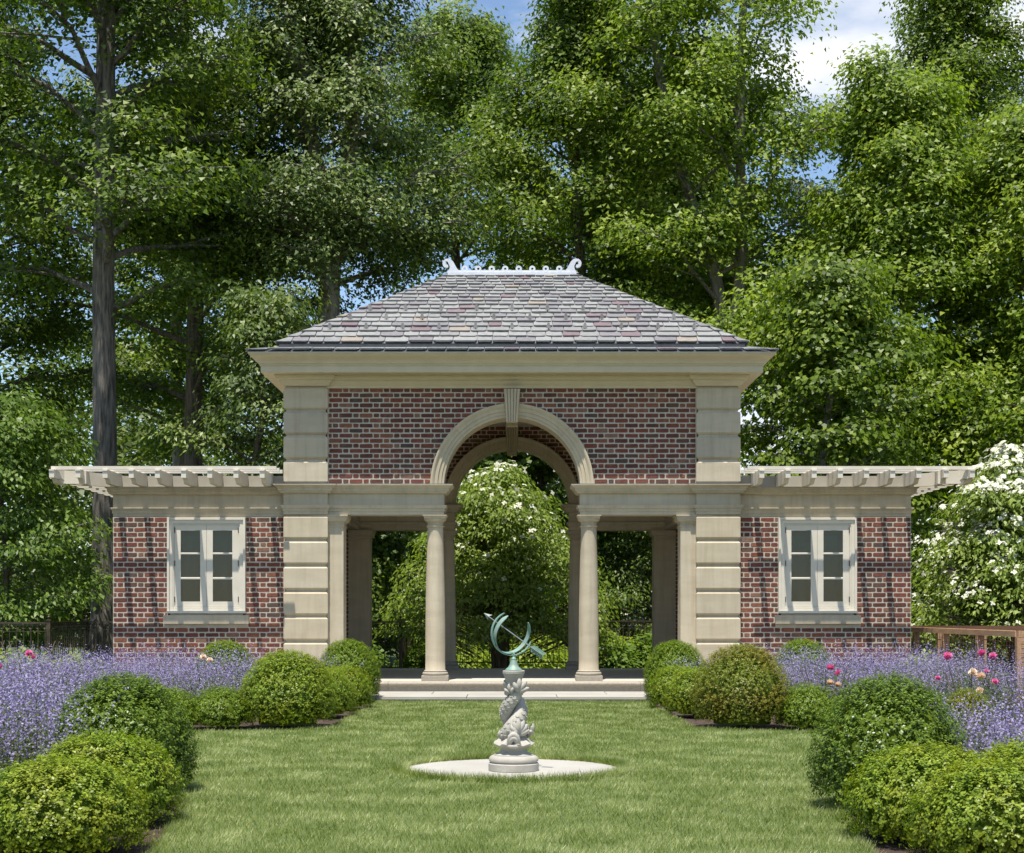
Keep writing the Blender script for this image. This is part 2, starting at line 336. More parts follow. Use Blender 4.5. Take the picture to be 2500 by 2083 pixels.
# ---- bricks
def brick_mesh(L, seed):
    r = random.Random(seed); h = 0.0545
    cx = min(0.012, L * 0.12); out = []
    for (x, z, dx, dz) in ((-L / 2, -h / 2, 1, 1), (L / 2, -h / 2, -1, 1), (L / 2, h / 2, -1, -1), (-L / 2, h / 2, 1, -1)):
        a = cx * r.uniform(0.4, 1.3); b = 0.011 * r.uniform(0.4, 1.3)
        p = [(x + dx * a, z), (x, z + dz * b)]
        if (dx, dz) in ((1, 1), (-1, -1)): p = p[::-1]
        p = [(q[0] + r.uniform(-.002, .002), q[1] + r.uniform(-.0025, .0025)) for q in p]
        out += p
    ins = [(x * (1 - 0.008 / L), z * 0.86) for x, z in out]
    n = 8
    V = [(x, 0.012, z) for x, z in out] + [(x, -0.0012, z) for x, z in out] + [(x, -0.0035 + r.uniform(-.001, .001), z) for x, z in ins]
    F = [(j, (j + 1) % n, (j + 1) % n + n, j + n) for j in range(n)] + [(j + n, (j + 1) % n + n, (j + 1) % n + 2 * n, j + 2 * n) for j in range(n)] + [tuple(range(2 * n, 3 * n))]
    return V, F
BV = {}
for k, L in (('s', 0.184), ('h', 0.076)):
    BV[k] = []
    for sd in range(6):
        V, F = brick_mesh(L, sd + (100 if k == 'h' else 0)); m = MB(); m.add(V, F); BV[k].append((np.array(V), F, m.mesh('brick', 'brick', False), L))
CH = 0.0718; PER = 0.294
def lay(u0, u1, z0, z1, excl):
    """Flemish bond: list of (centre, z, length, kind)"""
    out = []; nrow = int(round((z1 - z0) / CH)); ch = (z1 - z0) / nrow
    for c in range(nrow):
        za = z0 + c * ch; zb = za + ch; u = u0 - PER + (PER / 2 if c % 2 else 0) + 0.012
        cuts = excl(za, zb)
        while u < u1:
            for L, k in ((0.184, 's'), (0.076, 'h')):
                a, b = max(u, u0 + .004), min(u + L, u1 - .004)
                segs = [(a, b)]
                for (p, q) in cuts:
                    ns = []
                    for (s, t) in segs:
                        if t <= p or s >= q: ns.append((s, t)); continue
                        if s < p: ns.append((s, p))
                        if t > q: ns.append((q, t))
                    segs = ns
                for s, t in segs:
                    if t - s > 0.022: out.append(((s + t) / 2, (za + zb) / 2, t - s, 's' if t - s > 0.12 else 'h'))
                u += L + 0.017
    return out
def brick_wall_bricks(wall, items, y, n_single, zvis=0.0):
    """front bricks: the largest n_single as objects, the rest joined"""
    vis = sorted([i for i in items if i[1] > zvis], key=lambda i: -i[2] - random.uniform(0, .01)); single = vis[:n_single]; rest = vis[n_single:] + [i for i in items if i[1] <= zvis]
    for u, z, L, k in single:
        V, F, me, L0 = random.choice(BV[k])
        o = inst('brick', me, wall, (u + random.uniform(-.002, .002), y + random.uniform(-.001, .0006), z + random.uniform(-.0015, .0015)), (0, random.uniform(-.008, .008), random.uniform(-.006, .006)), (L / L0, 1, random.uniform(.96, 1.03)))
    if rest: joined_bricks(wall, rest, (0, y, 0), (1, 0, 0), (0, -1, 0))
def joined_bricks(wall, items, o, u, n):
    m = MB(); o = np.array(o, float); u = np.array(u, float); n = np.array(n, float)
    for uu, z, L, k in items:
        V, F, me, L0 = random.choice(BV[k])
        P = o + np.outer(uu + V[:, 0] * L / L0, u) - np.outer(V[:, 1], n) + np.outer(z + V[:, 2], [0, 0, 1]); m.add(P, F)
    b = m.build('bricks', 'brick_j', wall, False); b['kind'] = 'stuff'
# ---- centre: arched walls (front and rear)
RI, RO, ZC = 0.977, 1.172, 3.003
def arch_wall(back):
    th = np.linspace(0, math.pi, 41); xs = sorted(set([-2.66, 2.66] + [float(-1.08 * math.cos(t)) for t in th]))
    m = MB(); y0, y1 = fy(0.065, back), fy(0.45, back)
    for a, b in zip(xs[:-1], xs[1:]):
        za = ZC + math.sqrt(max(0, 1.08 ** 2 - a * a)); zb = ZC + math.sqrt(max(0, 1.08 ** 2 - b * b))
        m.add([(a, y0, za), (b, y0, zb), (b, y0, 4.42), (a, y0, 4.42), (a, y1, za), (b, y1, zb), (b, y1, 4.42), (a, y1, 4.42)], [(0, 1, 2, 3), (7, 6, 5, 4), (0, 4, 5, 1)] + ([(0, 3, 7, 4)] if a == xs[0] else []) + ([(1, 5, 6, 2)] if b == xs[-1] else []))
    return m.build('brick_wall', 'mortar', PAV, False)
def arch_ex(r):
    def ex(za, zb):
        out = []; zz = zb - .012 if zb > ZC else ZC
        if zz - ZC < r: h = math.sqrt(r * r - (zz - ZC) ** 2); out.append((-h, h))
        return out
    return ex
wf = arch_wall(False); its = lay(-2.645, 2.645, 3.03, 4.415, arch_ex(1.155))
brick_wall_bricks(wf, its, 0.065, 300)
wb = arch_wall(True)
joined_bricks(wb, lay(-2.645, 2.645, 3.03, 4.36, arch_ex(1.155)), (0, D - 0.45, 0), (1, 0, 0), (0, -1, 0))
for s in (-1, 1):                             # side walls of the central block
    sw = MB().box(s * 2.80, s * 3.22, 0.42, D - 0.42, 0.0, 4.42).build('side_wall', 'mortar', PAV, False)
    joined_bricks(sw, lay(0.46, D - 0.46, 0.2, 2.59, lambda a, b: []), (s * 2.80, 0, 0), (0, 1, 0), (-s, 0, 0))
    joined_bricks(sw, lay(0.46, D - 0.46, 3.2, 4.41, lambda a, b: []), (s * 3.22, 0, 0), (0, 1, 0), (s, 0, 0))
    MB().mould(s * 2.62, s * 2.83, 0.46, D - 0.46, [(0, 2.592), (0, 2.66), (.012, 2.665), (.012, 2.73), (.03, 2.75), (.03, 2.99)]).build('inner_beam', 'lime', PAV)
MB().box(-2.84, 2.84, 0.44, D - 0.44, 4.36, 4.41).build('ceiling', 'ceil', PAV, False)
# ---- arches
def voussoir(a0, a1, back):
    pr = [(RI, 0.0), (RI, -0.045), (RI + .035, -0.045), (RI + .04, -0.058), (RI + .085, -0.058), (RI + .092, -0.075), (RI + .135, -0.075)] + [(RI + .135 + (RO - RI - .15) * t, -0.075 - 0.03 * math.sin(t * math.pi / 2)) for t in (0.25, .5, .75, 1)] + [(RO, -0.105), (RO, 0.0)]
    pr = [(r, 0.065 + d) for r, d in pr]; prb = [(r, 0.45 - (y - 0.065)) for r, y in pr]
    pr = pr[1:-1] + prb[1:-1][::-1]; n = len(pr); k = 14; m = MB(); V = []; F = []
    for i in range(k + 1):
        a = a0 + (a1 - a0) * i / k
        for r, y in pr: V.append((-r * math.cos(a), fy(y, back), ZC + r * math.sin(a)))
    for i in range(k):
        for j in range(n): F.append((i * n + j, i * n + (j + 1) % n, (i + 1) * n + (j + 1) % n, (i + 1) * n + j))
    F += [tuple(range(n)), tuple(range(k * n, k * n + n))]
    m.add(V, F); return m
for back in (False, True):
    ao = bpy.data.objects.new('arch', None); link(ao, PAV)
    kh = 0.09
    for a0, a1 in ((0, R(45)), (R(45.15), math.pi / 2 - kh), (math.pi / 2 + kh, R(134.85)), (R(135), math.pi)):
        voussoir(a0, a1, back).build('voussoir', 'lime_arch', ao, ang=28)
    for (ya, sg) in ((0.065, -1), (0.45, 1)):    # a fluted keystone on each face
        m = MB(); zt, zb = 4.372, 3.905; nf = 5
        for q in range(nf):
            u0, u1 = -1 + 2 * q / nf, -1 + 2 * (q + 1) / nf
            def px(u, t): return u * (0.117 * t + 0.083 * (1 - t))
            V = []; k = 7
            for t, z in ((0, zb), (1, zt)):
                pt = []
                for e in range(k):
                    f = e / (k - 1); u = u0 + (u1 - u0) * f; pr_ = 0.115 + 0.05 * t + 0.022 * abs(math.sin(math.pi * f)) ** 0.7
                    pt.append((px(u, t), fy(ya + sg * pr_, back), z))
                pt += [(px(u1, t), fy(ya, back), z), (px(u0, t), fy(ya, back), z)]; V += pt
            nn = k + 2; m.add(V, [tuple(range(nn)), tuple(range(nn, 2 * nn))] + [(j, (j + 1) % nn, (j + 1) % nn + nn, j + nn) for j in range(nn)])
        m.build('keystone', 'lime_arch', ao, ang=50)
# ---- entablature, piers, columns
ENT = [(0, 2.586), (0, 2.632), (.012, 2.634), (.012, 2.672), (.026, 2.676)] + curve(.026, 2.68, .036, 2.705, 's', 3) + [(.04, 2.72), (0, 2.724), (0, 2.88), (.012, 2.884)] + curve(.012, 2.888, .055, 2.92, 'o', 4) + [(.075, 2.924), (.075, 2.958), (.082, 2.96)] + curve(.084, 2.963, .125, 3.0, 's', 5) + [(.13, 3.002), (.13, 3.016), (0.0, 3.024)]
def ent_lead(x0, x1, y0, y1, par): MB().mould(x0, x1, y0, y1, [(.126, 3.0165), (.132, 3.018), (.132, 3.0225), (0.0, 3.033)]).build('flashing', 'lead', par, False)
def block_prof(z0, z1, c=.036): return [(-c, z0), (-c, z0 + .006), (0, z0 + .006 + c), (0, z1 - .006 - c), (-c, z1 - .006), (-c, z1)]
for s in (-1, 1):
    for back in (False, True):
        x0, x1 = s * 2.647, s * 3.282; y0, y1 = fy(0.0, back), fy(0.45, back)
        pc = MB().box(x0 + s * .045, x1 - s * .045, min(y0, y1) + .045, max(y0, y1) - .045, 0, 4.42).build('pier', 'lime', PAV, False)
        zs = [4.432 - i * 0.354 for i in range(5)]
        for a, b in zip(zs[1:], zs[:-1]): MB().mould(x0, x1, y0, y1, block_prof(max(a, 3.02), b)).build('stone_block', 'lime', pc)
        zs = [2.583 - i * 0.3645 for i in range(7)]
        for a, b in zip(zs[1:], zs[:-1]): MB().mould(x0, x1, y0, y1, block_prof(a, b)).build('stone_block', 'lime', pc)
        MB().mould(x0, x1, y0, y1, [(.03, 0), (.03, .36), (0.0, .394)]).build('base_block', 'lime', pc)
        e = MB().mould(x0, x1, y0, y1, ENT).build('pier_entablature', 'lime', PAV); ent_lead(x0, x1, y0, y1, e)
        e = MB().mould(s * 0.98, s * 2.7, fy(0.065, back), fy(0.45, back), ENT).build('entablature', 'lime', PAV); ent_lead(s * 0.98, s * 2.7, fy(0.065, back), fy(0.45, back), e)
        # pilaster against the pier
        pa, pb = (s * 2.43, s * 2.82); py0, py1 = fy(0.085, back), fy(0.47, back)
        pl = MB().mould(pa, pb, py0, py1, [(0, 0.19), (0, 2.43)]).build('pilaster', 'lime', PAV)
        MB().mould(pa, pb, py0, py1, [(0.002, 2.41), (.012, 2.415), (.012, 2.432), (.002, 2.436), (.004, 2.475)] + curve(.006, 2.48, .05, 2.53, 'o', 4) + [(.056, 2.535), (.056, 2.56), (.066, 2.565), (.066, 2.583)]).build('capital', 'lime', pl)
        MB().mould(pa, pb, py0, py1, [(.05, 0.191), (.05, .27), (.045, .275), (.05, .295), (.04, .32), (.012, .33), (.012, .345), (0.002, .36)]).build('plinth', 'lime', pl)
        # round column
        cx, cy = s * 1.113, fy(0.235, back)
        sh = [(0.143 - 0.031 * max(0, (t - .3) / .7) ** 1.5, 0.335 + t * (2.415 - 0.335)) for t in np.linspace(0, 1, 14)]
        co = MB().lathe([(.152, .325), (.152, .335), (.145, .345)] + sh[1:] + [(.113, 2.42)], (cx, cy, 0), 40).build('column', 'lime', PAV)
        cp = MB().lathe([(.113, 2.412), (.128, 2.414), (.132, 2.424), (.128, 2.434), (.114, 2.437), (.114, 2.478), (.125, 2.482), (.125, 2.49)] + curve(.127, 2.493, .16, 2.528, 'o', 5) + [(.16, 2.532)], (cx, cy, 0), 40)
        cp.mould(cx - .15, cx + .15, cy - .15, cy + .15, [(.0, 2.531), (.006, 2.533), (.006, 2.556)] + curve(.008, 2.558, .022, 2.572, 's', 3) + [(.024, 2.573), (.024, 2.584)]).build('capital', 'lime', co)
        bs = MB().mould(cx - .192, cx + .192, cy - .192, cy + .192, [(-.004, .19), (0, .194), (0, .262), (-.004, .266)])
        bs.lathe([(.17, .262)] + [(.165 + .022 * math.sin(t), .29 - .025 * math.cos(t)) for t in np.linspace(.3, 2.8, 8)] + [(.158, .316), (.158, .322), (.166, .33), (.16, .338), (.143, .345)], (cx, cy, 0), 40).build('base', 'granite', co)
# ---- main cornice
BED = [(0, 4.40), (0.012, 4.405), (0.012, 4.428)] + curve(.014, 4.432, .05, 4.485, 's', 6) + [(.055, 4.49), (.055, 4.505), (.066, 4.507)] + curve(.068, 4.51, .105, 4.555, 'o', 5) + [(.115, 4.558), (.115, 4.584)]
co = MB().mould(-3.24, 3.24, 0.05, D - 0.05, BED).build('cornice', 'cornice', PAV)
for s in (-1, 1):
    for back in (False, True): MB().mould(s * 2.647, s * 3.282, fy(0.0, back), fy(0.45, back), [(p, z + (0.002 if i else 0.028)) for i, (p, z) in enumerate(BED) if i == 0 or z > 4.43]).build('pier_bed_moulding', 'cornice', co)
CRN = [(-0.3, 4.58), (.276, 4.58), (.28, 4.584), (.28, 4.672), (.295, 4.676), (.295, 4.694)] + curve(.297, 4.696, .318, 4.71, 'o', 3) + [(.322, 4.712), (.322, 4.728)] + curve(.324, 4.73, .428, 4.822, 's', 9) + [(.438, 4.824), (.438, 4.848), (.1, 4.93)]
MB().mould(-3.282, 3.282, 0.0, D, CRN).build('crown_moulding', 'cornice', co, ang=28)
# ---- roof
RX0, RY0 = 3.38, 0.10; RX1 = 1.0; ZE, ZR = 5.025, 6.535
roof = MB().add([(-RX0, -RY0, ZE), (RX0, -RY0, ZE), (RX0, D + RY0, ZE), (-RX0, D + RY0, ZE), (-RX1, D / 2, ZR), (RX1, D / 2, ZR)],
                [(0, 1, 5, 4), (1, 2, 5), (2, 3, 4, 5), (3, 0, 4), (3, 2, 1, 0)]).build('roof', 'lead', PAV, False)
MB().mould(-3.34, 3.34, -0.06, D + 0.06, [(0, 4.90), (0, ZE), (0.03, ZE)]).build('gutter_upstand', 'lead', roof, False)
MB().mould(-3.282, 3.282, 0, D, [(.446, 4.846), (.446, 4.856), (.06, 4.962), (.06, 4.90)]).build('eave_deck', 'lead', roof, False)
def slates(o, u, us, L, hw0, hw1, rows, n_single, e0=0.205, e1=0.118, w0=0.285, w1=0.165, t=0.021):
    o = np.array(o, float); u = np.array(u, float); us = np.array(us, float); nn = np.cross(u, us)
    ex = np.linspace(e0, e1, rows); ex *= L / ex.sum(); s = 0; allp = []; cnt = 0; jm = MB()
    for r in range(rows):
        e = ex[r]; W_ = np.interp(r, [0, rows - 1], [w0, w1]) if rows > 1 else w0
        hwf = lambda q: hw0 + (hw1 - hw0) * min(q / L, 1.0)
        hb = hwf(s) + 0.012; x = -hb; xs = [x]; 
        first = W_ * (0.55 if r % 2 else 1.0) * random.uniform(.8, 1.1); x += first
        while x < hb - W_ * 0.45: xs.append(x); x += W_ * random.uniform(.72, 1.25)
        xs.append(hb); top = min(s + e * 1.5, L)
        for i in range(len(xs) - 1):
            a, b = xs[i] + .005, xs[i + 1] - .005; lf, rt = i == 0, i == len(xs) - 2
            ha = hwf(top); at, bt = (max(a, -ha) if not lf else -ha), (min(b, ha) if not rt else ha)
            if bt - at < 0.004: at, bt = (at + bt) / 2 - .002, (at + bt) / 2 + .002
            c = random.uniform(.014, .04); d = random.uniform(.014, .04); j = lambda q=.006: random.uniform(-q, q)
            mid = (a + b) / 2
            poly = [(a, s + (c if not lf else 0.0) ), (a + c * 1.1, s + j(.004)), (mid + j(.03), s + j(.006)), (b - d * 1.1, s + j(.004)), (b, s + (d if not rt else 0.0)), (bt, top), (at, top)]
            tt = t * random.uniform(.75, 1.3)
            hgt = lambda q: (1.4 * tt + .012) + (.006 - 1.4 * tt - .012) * min(1, max(0, (q - s) / max(.01, e * 1.5)))
            T = [o + u * p + us * q + nn * (hgt(q) + (-.006 if k in (0, 4) else 0)) for k, (p, q) in enumerate(poly)]
            B = [o + u * p + us * q + nn * (hgt(q) - tt) for p, q in poly]
            n = len(poly); F = [tuple(range(n)), tuple(reversed(range(n, 2 * n)))] + [(k, k + n, (k + 1) % n + n, (k + 1) % n) for k in range(n)]
            if cnt < n_single: m = MB(); m.add(T + B, F); m.build('slate', 'slate', roof, False); cnt += 1
            else: jm.add(T + B, F)
        s += e
    if jm.v: q = jm.build('slates', 'slate_j', roof, False); q['kind'] = 'stuff'
run = D / 2 + RY0; rise = ZR - ZE; Lf = math.hypot(run, rise)
slates((0, -RY0, ZE), (1, 0, 0), (0, run / Lf, rise / Lf), Lf, RX0, RX1, 18, 278)
slates((0, D + RY0, ZE), (-1, 0, 0), (0, -run / Lf, rise / Lf), Lf, RX0, RX1, 18, 0)
rx = RX0 - RX1; Ls = math.hypot(rx, rise)
for s in (-1, 1): slates((s * RX0, D / 2, ZE), (0, s, 0), (-s * rx / Ls, 0, rise / Ls), Ls, D / 2 + RY0, 0.0, 18, 0)
er, ez = 0.40, 0.108; el = math.hypot(er, ez)
slates((0, -0.462, 4.853), (1, 0, 0), (0, er / el, ez / el), el, 3.744, 3.344, 1, 26, w0=.29, t=.02)
slates((0, D + 0.462, 4.853), (-1, 0, 0), (0, -er / el, ez / el), el, 3.744, 3.344, 1, 0, w0=.29, t=.02)
for s in (-1, 1): slates((s * 3.744, D / 2, 4.853), (0, s, 0), (-s * er / el, 0, ez / el), el, D / 2 + .462, D / 2 + .062, 1, 0, w0=.29, t=.02)
# snow guards
g = MB(); g.box(-.009, .009, 0, .16, .012, .018); g.add([(-.03, 0, .012), (.03, 0, .012), (0.012, .01, .075), (-0.012, .01, .075), (-.03, .012, .012), (.03, .012, .012), (.012, .018, .075), (-.012, .018, .075)], [(0, 1, 2, 3), (7, 6, 5, 4), (0, 4, 5, 1), (1, 5, 6, 2), (2, 6, 7, 3), (3, 7, 4, 0)])
gm = g.mesh('snow_guard', 'steel', False); pit = math.atan2(rise, run)
exs = np.linspace(.205, .118, 18); exs *= Lf / exs.sum(); cum = np.concatenate([[0], np.cumsum(exs)])
for r, ph in ((2, 0.0), (4, .5), (6, 0.0)):
    sd = cum[r] + .07; hw = RX0 + (RX1 - RX0) * sd / Lf - .2; st = .53; k0 = int(hw / st) + 1
    for k in range(-k0, k0 + 1):
        x = (k + ph) * st
        if abs(x) < hw: inst('snow_guard', gm, roof, (x, -RY0 + sd * run / Lf - .03 * math.sin(pit), ZE + sd * rise / Lf + .03 * math.cos(pit)), (pit, 0, 0), (1.15, 1.0, 1.25))
# ridge crest
cr = MB(); yr = D / 2
cr.box(-1.02, 1.02, yr - .05, yr + .05, ZR - .04, ZR + .035)
pol = [(-.80, ZR + .03)]
for k in range(8):
    xc = (k - 3.5) * .2146
    pol += [(xc - .107, ZR + .068)] + [(xc - .052 * math.cos(a), ZR + .095 + .052 * math.sin(a)) for a in np.linspace(-.35, math.pi + .35, 11)]
pol += [(3.5 * .2146 + .107, ZR + .068), (.80 + .06, ZR + .03)]
for k in range(8):                           # plate lobes with an open eye
    xc = (k - 3.5) * .2146; zc = ZR + .098; n = 20
    for y0 in (yr - .011,):
        V = []; F = []
        for j in range(n):
            a = 2 * math.pi * j / n
            for rr, yy in ((.019, y0), (.05, y0), (.05, y0 + .022), (.019, y0 + .022)): V.append((xc + rr * math.cos(a), yy, zc + rr * math.sin(a)))
        for j in range(n):
            for q in range(4): F.append((j * 4 + q, j * 4 + (q + 1) % 4, ((j + 1) % n) * 4 + (q + 1) % 4, ((j + 1) % n) * 4 + q))
        cr.add(V, F)
    for j in range(12):                      # web below the eye and the scallop between lobes
        xa, xb = xc - .1073 + j * .01788, xc - .1073 + (j + 1) * .01788
        top = lambda q: ZR + (.078 if abs(q - xc) < .022 else .095 if abs(q - xc) < .05 else .076)
        cr.add([(xa, yr - .0095, ZR + .03), (xb, yr - .0095, ZR + .03), (xb, yr - .0095, top(xb)), (xa, yr - .0095, top(xa)), (xa, yr + .0095, ZR + .03), (xb, yr + .0095, ZR + .03), (xb, yr + .0095, top(xb)), (xa, yr + .0095, top(xa))], [(0, 1, 2, 3), (7, 6, 5, 4), (3, 2, 6, 7)])
cr.build('ridge_crest', 'zinc', roof, True, ang=30)
for s in (-1, 1):                            # scroll finials
    m = MB(); V = []; F = []; n = 26
    oc = [(.80, .03), (.84, .06), (.88, .11), (.91, .165), (.935, .21), (.97, .245), (1.01, .258), (1.055, .25), (1.09, .225), (1.103, .185), (1.095, .145), (1.07, .118), (1.035, .11), (1.008, .125)]
    ic = [(1.06, .03), (1.02, .05), (1.0, .075), (.992, .10), (.988, .125), (.99, .145), (1.0, .165), (1.012, .19), (1.02, .205), (1.045, .205), (1.055, .185), (1.05, .168), (1.036, .16), (1.022, .164)]
    for (a, b), (c, d) in zip(oc, ic):
        for y in (yr - .03, yr + .03): V += [(s * a, y, ZR + b), (s * c, y, ZR + d)]
    k = len(oc)
    for i in range(k - 1):
        a = i * 4; F += [(a, a + 1, a + 5, a + 4), (a + 2, a + 6, a + 7, a + 3), (a, a + 4, a + 6, a + 2), (a + 1, a + 3, a + 7, a + 5)]
    F += [(0, 2, 3, 1), ((k - 1) * 4, (k - 1) * 4 + 1, (k - 1) * 4 + 3, (k - 1) * 4 + 2)]
    m.add(V, F); m.build('scroll_finial', 'zinc', roof, True, ang=40)
# ---- wings
WY = 0.10; WEX = 5.755
def tail_mesh(length):
    """rafter tail with an ogee end; local +x points outwards, z down from 0"""
    m = MB(); w = .034; L = length
    pts = [(0, 0), (L, 0), (L, -.02), (L - .012, -.026), (L - .012, -.115), (L - .085, -.118)] + [(L - .085 - .12 * t, -.118 - .0 + .018 * math.sin(t * math.pi) - .062 * (0.5 - 0.5 * math.cos(t * math.pi)) * 1.0) for t in np.linspace(.12, 1, 8)] + [(L - .24, -.185), (0, -.185)]
    n = len(pts); m.add([(x, -w, z) for x, z in pts] + [(x, w, z) for x, z in pts], [tuple(range(n)), tuple(reversed(range(n, 2 * n)))] + [(j, j + n, (j + 1) % n + n, (j + 1) % n) for j in range(n)])
    return m.mesh('rafter_tail', 'white', False)
TM = tail_mesh(0.80); TMs = tail_mesh(0.52)
ENTW = [(0, 2.556), (0, 2.60), (.012, 2.602), (.012, 2.64)] + curve(.014, 2.643, .034, 2.672, 's', 3) + [(.038, 2.675), (.038, 2.688), (0.0, 2.692), (0, 2.865), (.012, 2.868)] + curve(.014, 2.872, .06, 2.915, 'o', 4) + [(.07, 2.918), (.07, 2.948)] + curve(.072, 2.95, .092, 2.968, 's', 3) + [(.095, 2.97), (.095, 2.978), (0, 2.982)]
for s in (-1, 1):
    wx0, wx1 = s * 3.2, s * WEX
    X = lambda v: s * v
    wx, wz = (3.841, 4.967), (1.0, 2.545)
    m = MB()
    m.box(X(3.25), X(wx[0] + .04), WY, WY + .3, 0, 2.56); m.box(X(wx[1] - .04), X(WEX), WY, WY + .3, 0, 2.56)
    m.box(X(wx[0] + .04), X(wx[1] - .04), WY, WY + .3, 0, 1.03); m.box(X(wx[0] + .04), X(wx[1] - .04), WY, WY + .3, 2.53, 2.56)
    m.box(X(WEX - .3), X(WEX), WY + .301, 4.5, 0, 2.56); m.box(X(3.25), X(WEX - .301), 4.2, 4.5, 0, 2.56)
    ww = m.build('wing_wall', 'mortar', PAV, False)
    def ex(za, zb, s=s):
        c = []
        if zb > 1.0 + .02 and za < 1.15: c = [(3.80, 5.03)]
        if zb > 1.15 and za < 2.545: c = [(wx[0] - .006, wx[1] + .006)]
        return [(-b, -a) for a, b in c] if s < 0 else c
    u0, u1 = sorted((X(3.285), X(WEX - .002)))
    brick_wall_bricks(ww, lay(u0, u1, 0.02, 2.553, ex), WY, 300, 0.45)
    en = MB().mould(X(3.25), X(WEX), WY, 4.5, ENTW).build('wing_entablature', 'lime', PAV)
    MB().mould(X(3.25), X(WEX), WY, 4.5, [(.093, 2.979), (.099, 2.98), (.099, 2.985), (0, 2.99)]).build('flashing', 'lead', en, False)
    for jx in (4.05, 5.1): MB().box(X(jx) - .002, X(jx) + .002, WY - .0015, WY + .01, 2.70, 2.862).build('joint', 'mortar', en, False)
    # pergola eave
    pg = bpy.data.objects.new('pergola_eave', None); link(pg, PAV)
    MB().box(X(3.29), X(WEX - .06), WY + .05, 4.45, 2.99, 3.15).build('fascia', 'fascia', pg, False)
    ZT = 3.17
    for i in range(9):
        x = 3.485 + .365 * i
        if i < 7: inst('rafter_tail', TM, pg, (X(x), WY + .05, ZT), (0, 0, R(-90)))
        else: inst('rafter_tail', TMs, pg, (X(x), -.18, ZT), (0, 0, R(-90)))
    inst('corner_rafter', TM, pg, (X(WEX - .05), WY + .02, ZT - .004), (0, 0, R(-90 + s * 45)), (1.30, 1, 1))
    for k in range(12):
        y = .25 + .365 * k; inst('rafter_tail', TM, pg, (X(WEX - .06), y, ZT - .002), (0, 0, 0 if s > 0 else math.pi))
    for y in (-.12, -.47): inst('rafter_tail', TMs, pg, (X(WEX + .22), y, ZT - .002), (0, 0, 0 if s > 0 else math.pi))
    for q, p in enumerate((.66, .375, .09)):
        dz = .0015 * q
        MB().box(X(3.29), X(WEX + p + .02), WY - p - .06, WY - p - .02, ZT + .001, ZT + .05 + dz).build('top_rail', 'white', pg, False)
        MB().box(X(WEX + p - .02), X(WEX + p + .02), WY - p + (-.019), 4.5, ZT + .0012, ZT + .052 + dz).build('top_rail', 'white', pg, False)
    # window
    wn = bpy.data.objects.new('window', None); link(wn, PAV); cxw = X((wx[0] + wx[1]) / 2); wn.location = (cxw, WY, 1.165)
    hw = .563; H = 1.377
    def frame(m, x0, x1, z0, z1, w, y0, y1):
        m.box(x0, x0 + w, y0, y1, z0, z1); m.box(x1 - w, x1, y0, y1, z0, z1); m.box(x0 + w, x1 - w, y0, y1, z0, z0 + w); m.box(x0 + w, x1 - w, y0, y1, z1 - w, z1)
    m = MB(); frame(m, -hw, hw, 0, H, .03, -.05, .04); frame(m, -hw + .031, hw - .031, .031, H - .031, .05, -.03, .06); frame(m, -hw + .082, hw - .082, .082, H - .082, .018, -.018, .07); m.box(-hw - .006, hw + .006, -.075, -.051, 0, .035)
    m.build('frame', 'cream', wn, False)
    MB().box(-.615, .615, -.07, .05, -.15, -.026).build('sill', 'lime', wn, False)
    MB().box(-hw, hw, .0, .05, -.025, -.001).build('sub_sill', 'cream', wn, False)
    gx = [(-.375, -.093), (.088, .370)]; gz = [(.17, .488), (.521, .848), (.876, 1.196)]
    for q, (a, b) in enumerate(gx):
        m = MB(); l, r_ = (-hw + .102, -.003) if q == 0 else (.001, hw - .102); zb_, zt_ = .102, H - .102
        m.box(l, a, -.005, .035, zb_, zt_); m.box(b, r_, -.005, .035, zb_, zt_); m.box(a, b, -.005, .035, zb_, gz[0][0]); m.box(a, b, -.005, .035, gz[2][1], zt_)
        for z0, z1 in ((gz[0][1], gz[1][0]), (gz[1][1], gz[2][0])): m.add([(a, -.001, z0), (b, -.001, z0), (b, -.004, z0 + .01), (a, -.004, z0 + .01), (b, -.004, z1 - .01), (a, -.004, z1 - .01), (b, -.001, z1), (a, -.001, z1), (a, .03, z0), (b, .03, z0), (a, .03, z1), (b, .03, z1)], [(0, 1, 2, 3), (3, 2, 4, 5), (5, 4, 6, 7), (0, 8, 9, 1), (7, 6, 11, 10)])
        m.build('sash', 'cream', wn, False)
        for z0, z1 in gz: MB().box(a - .004, b + .004, .012, .016, z0 - .004, z1 + .004).build('pane', 'glass', wn, False)
        for z in (.2, .72, 1.2): MB().tube([(l if q == 0 else r_, -.012, z - .04), (l if q == 0 else r_, -.012, z + .04)], .0085, 8).build('hinge', 'hinge', wn)
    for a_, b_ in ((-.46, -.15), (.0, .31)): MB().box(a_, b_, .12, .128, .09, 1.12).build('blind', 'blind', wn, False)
    MB().box(-.47, .47, .30, .31, .05, 1.35).build('dark_backing', 'hinge', wn, False)  # dark sheet standing in for the unlit room behind the blinds
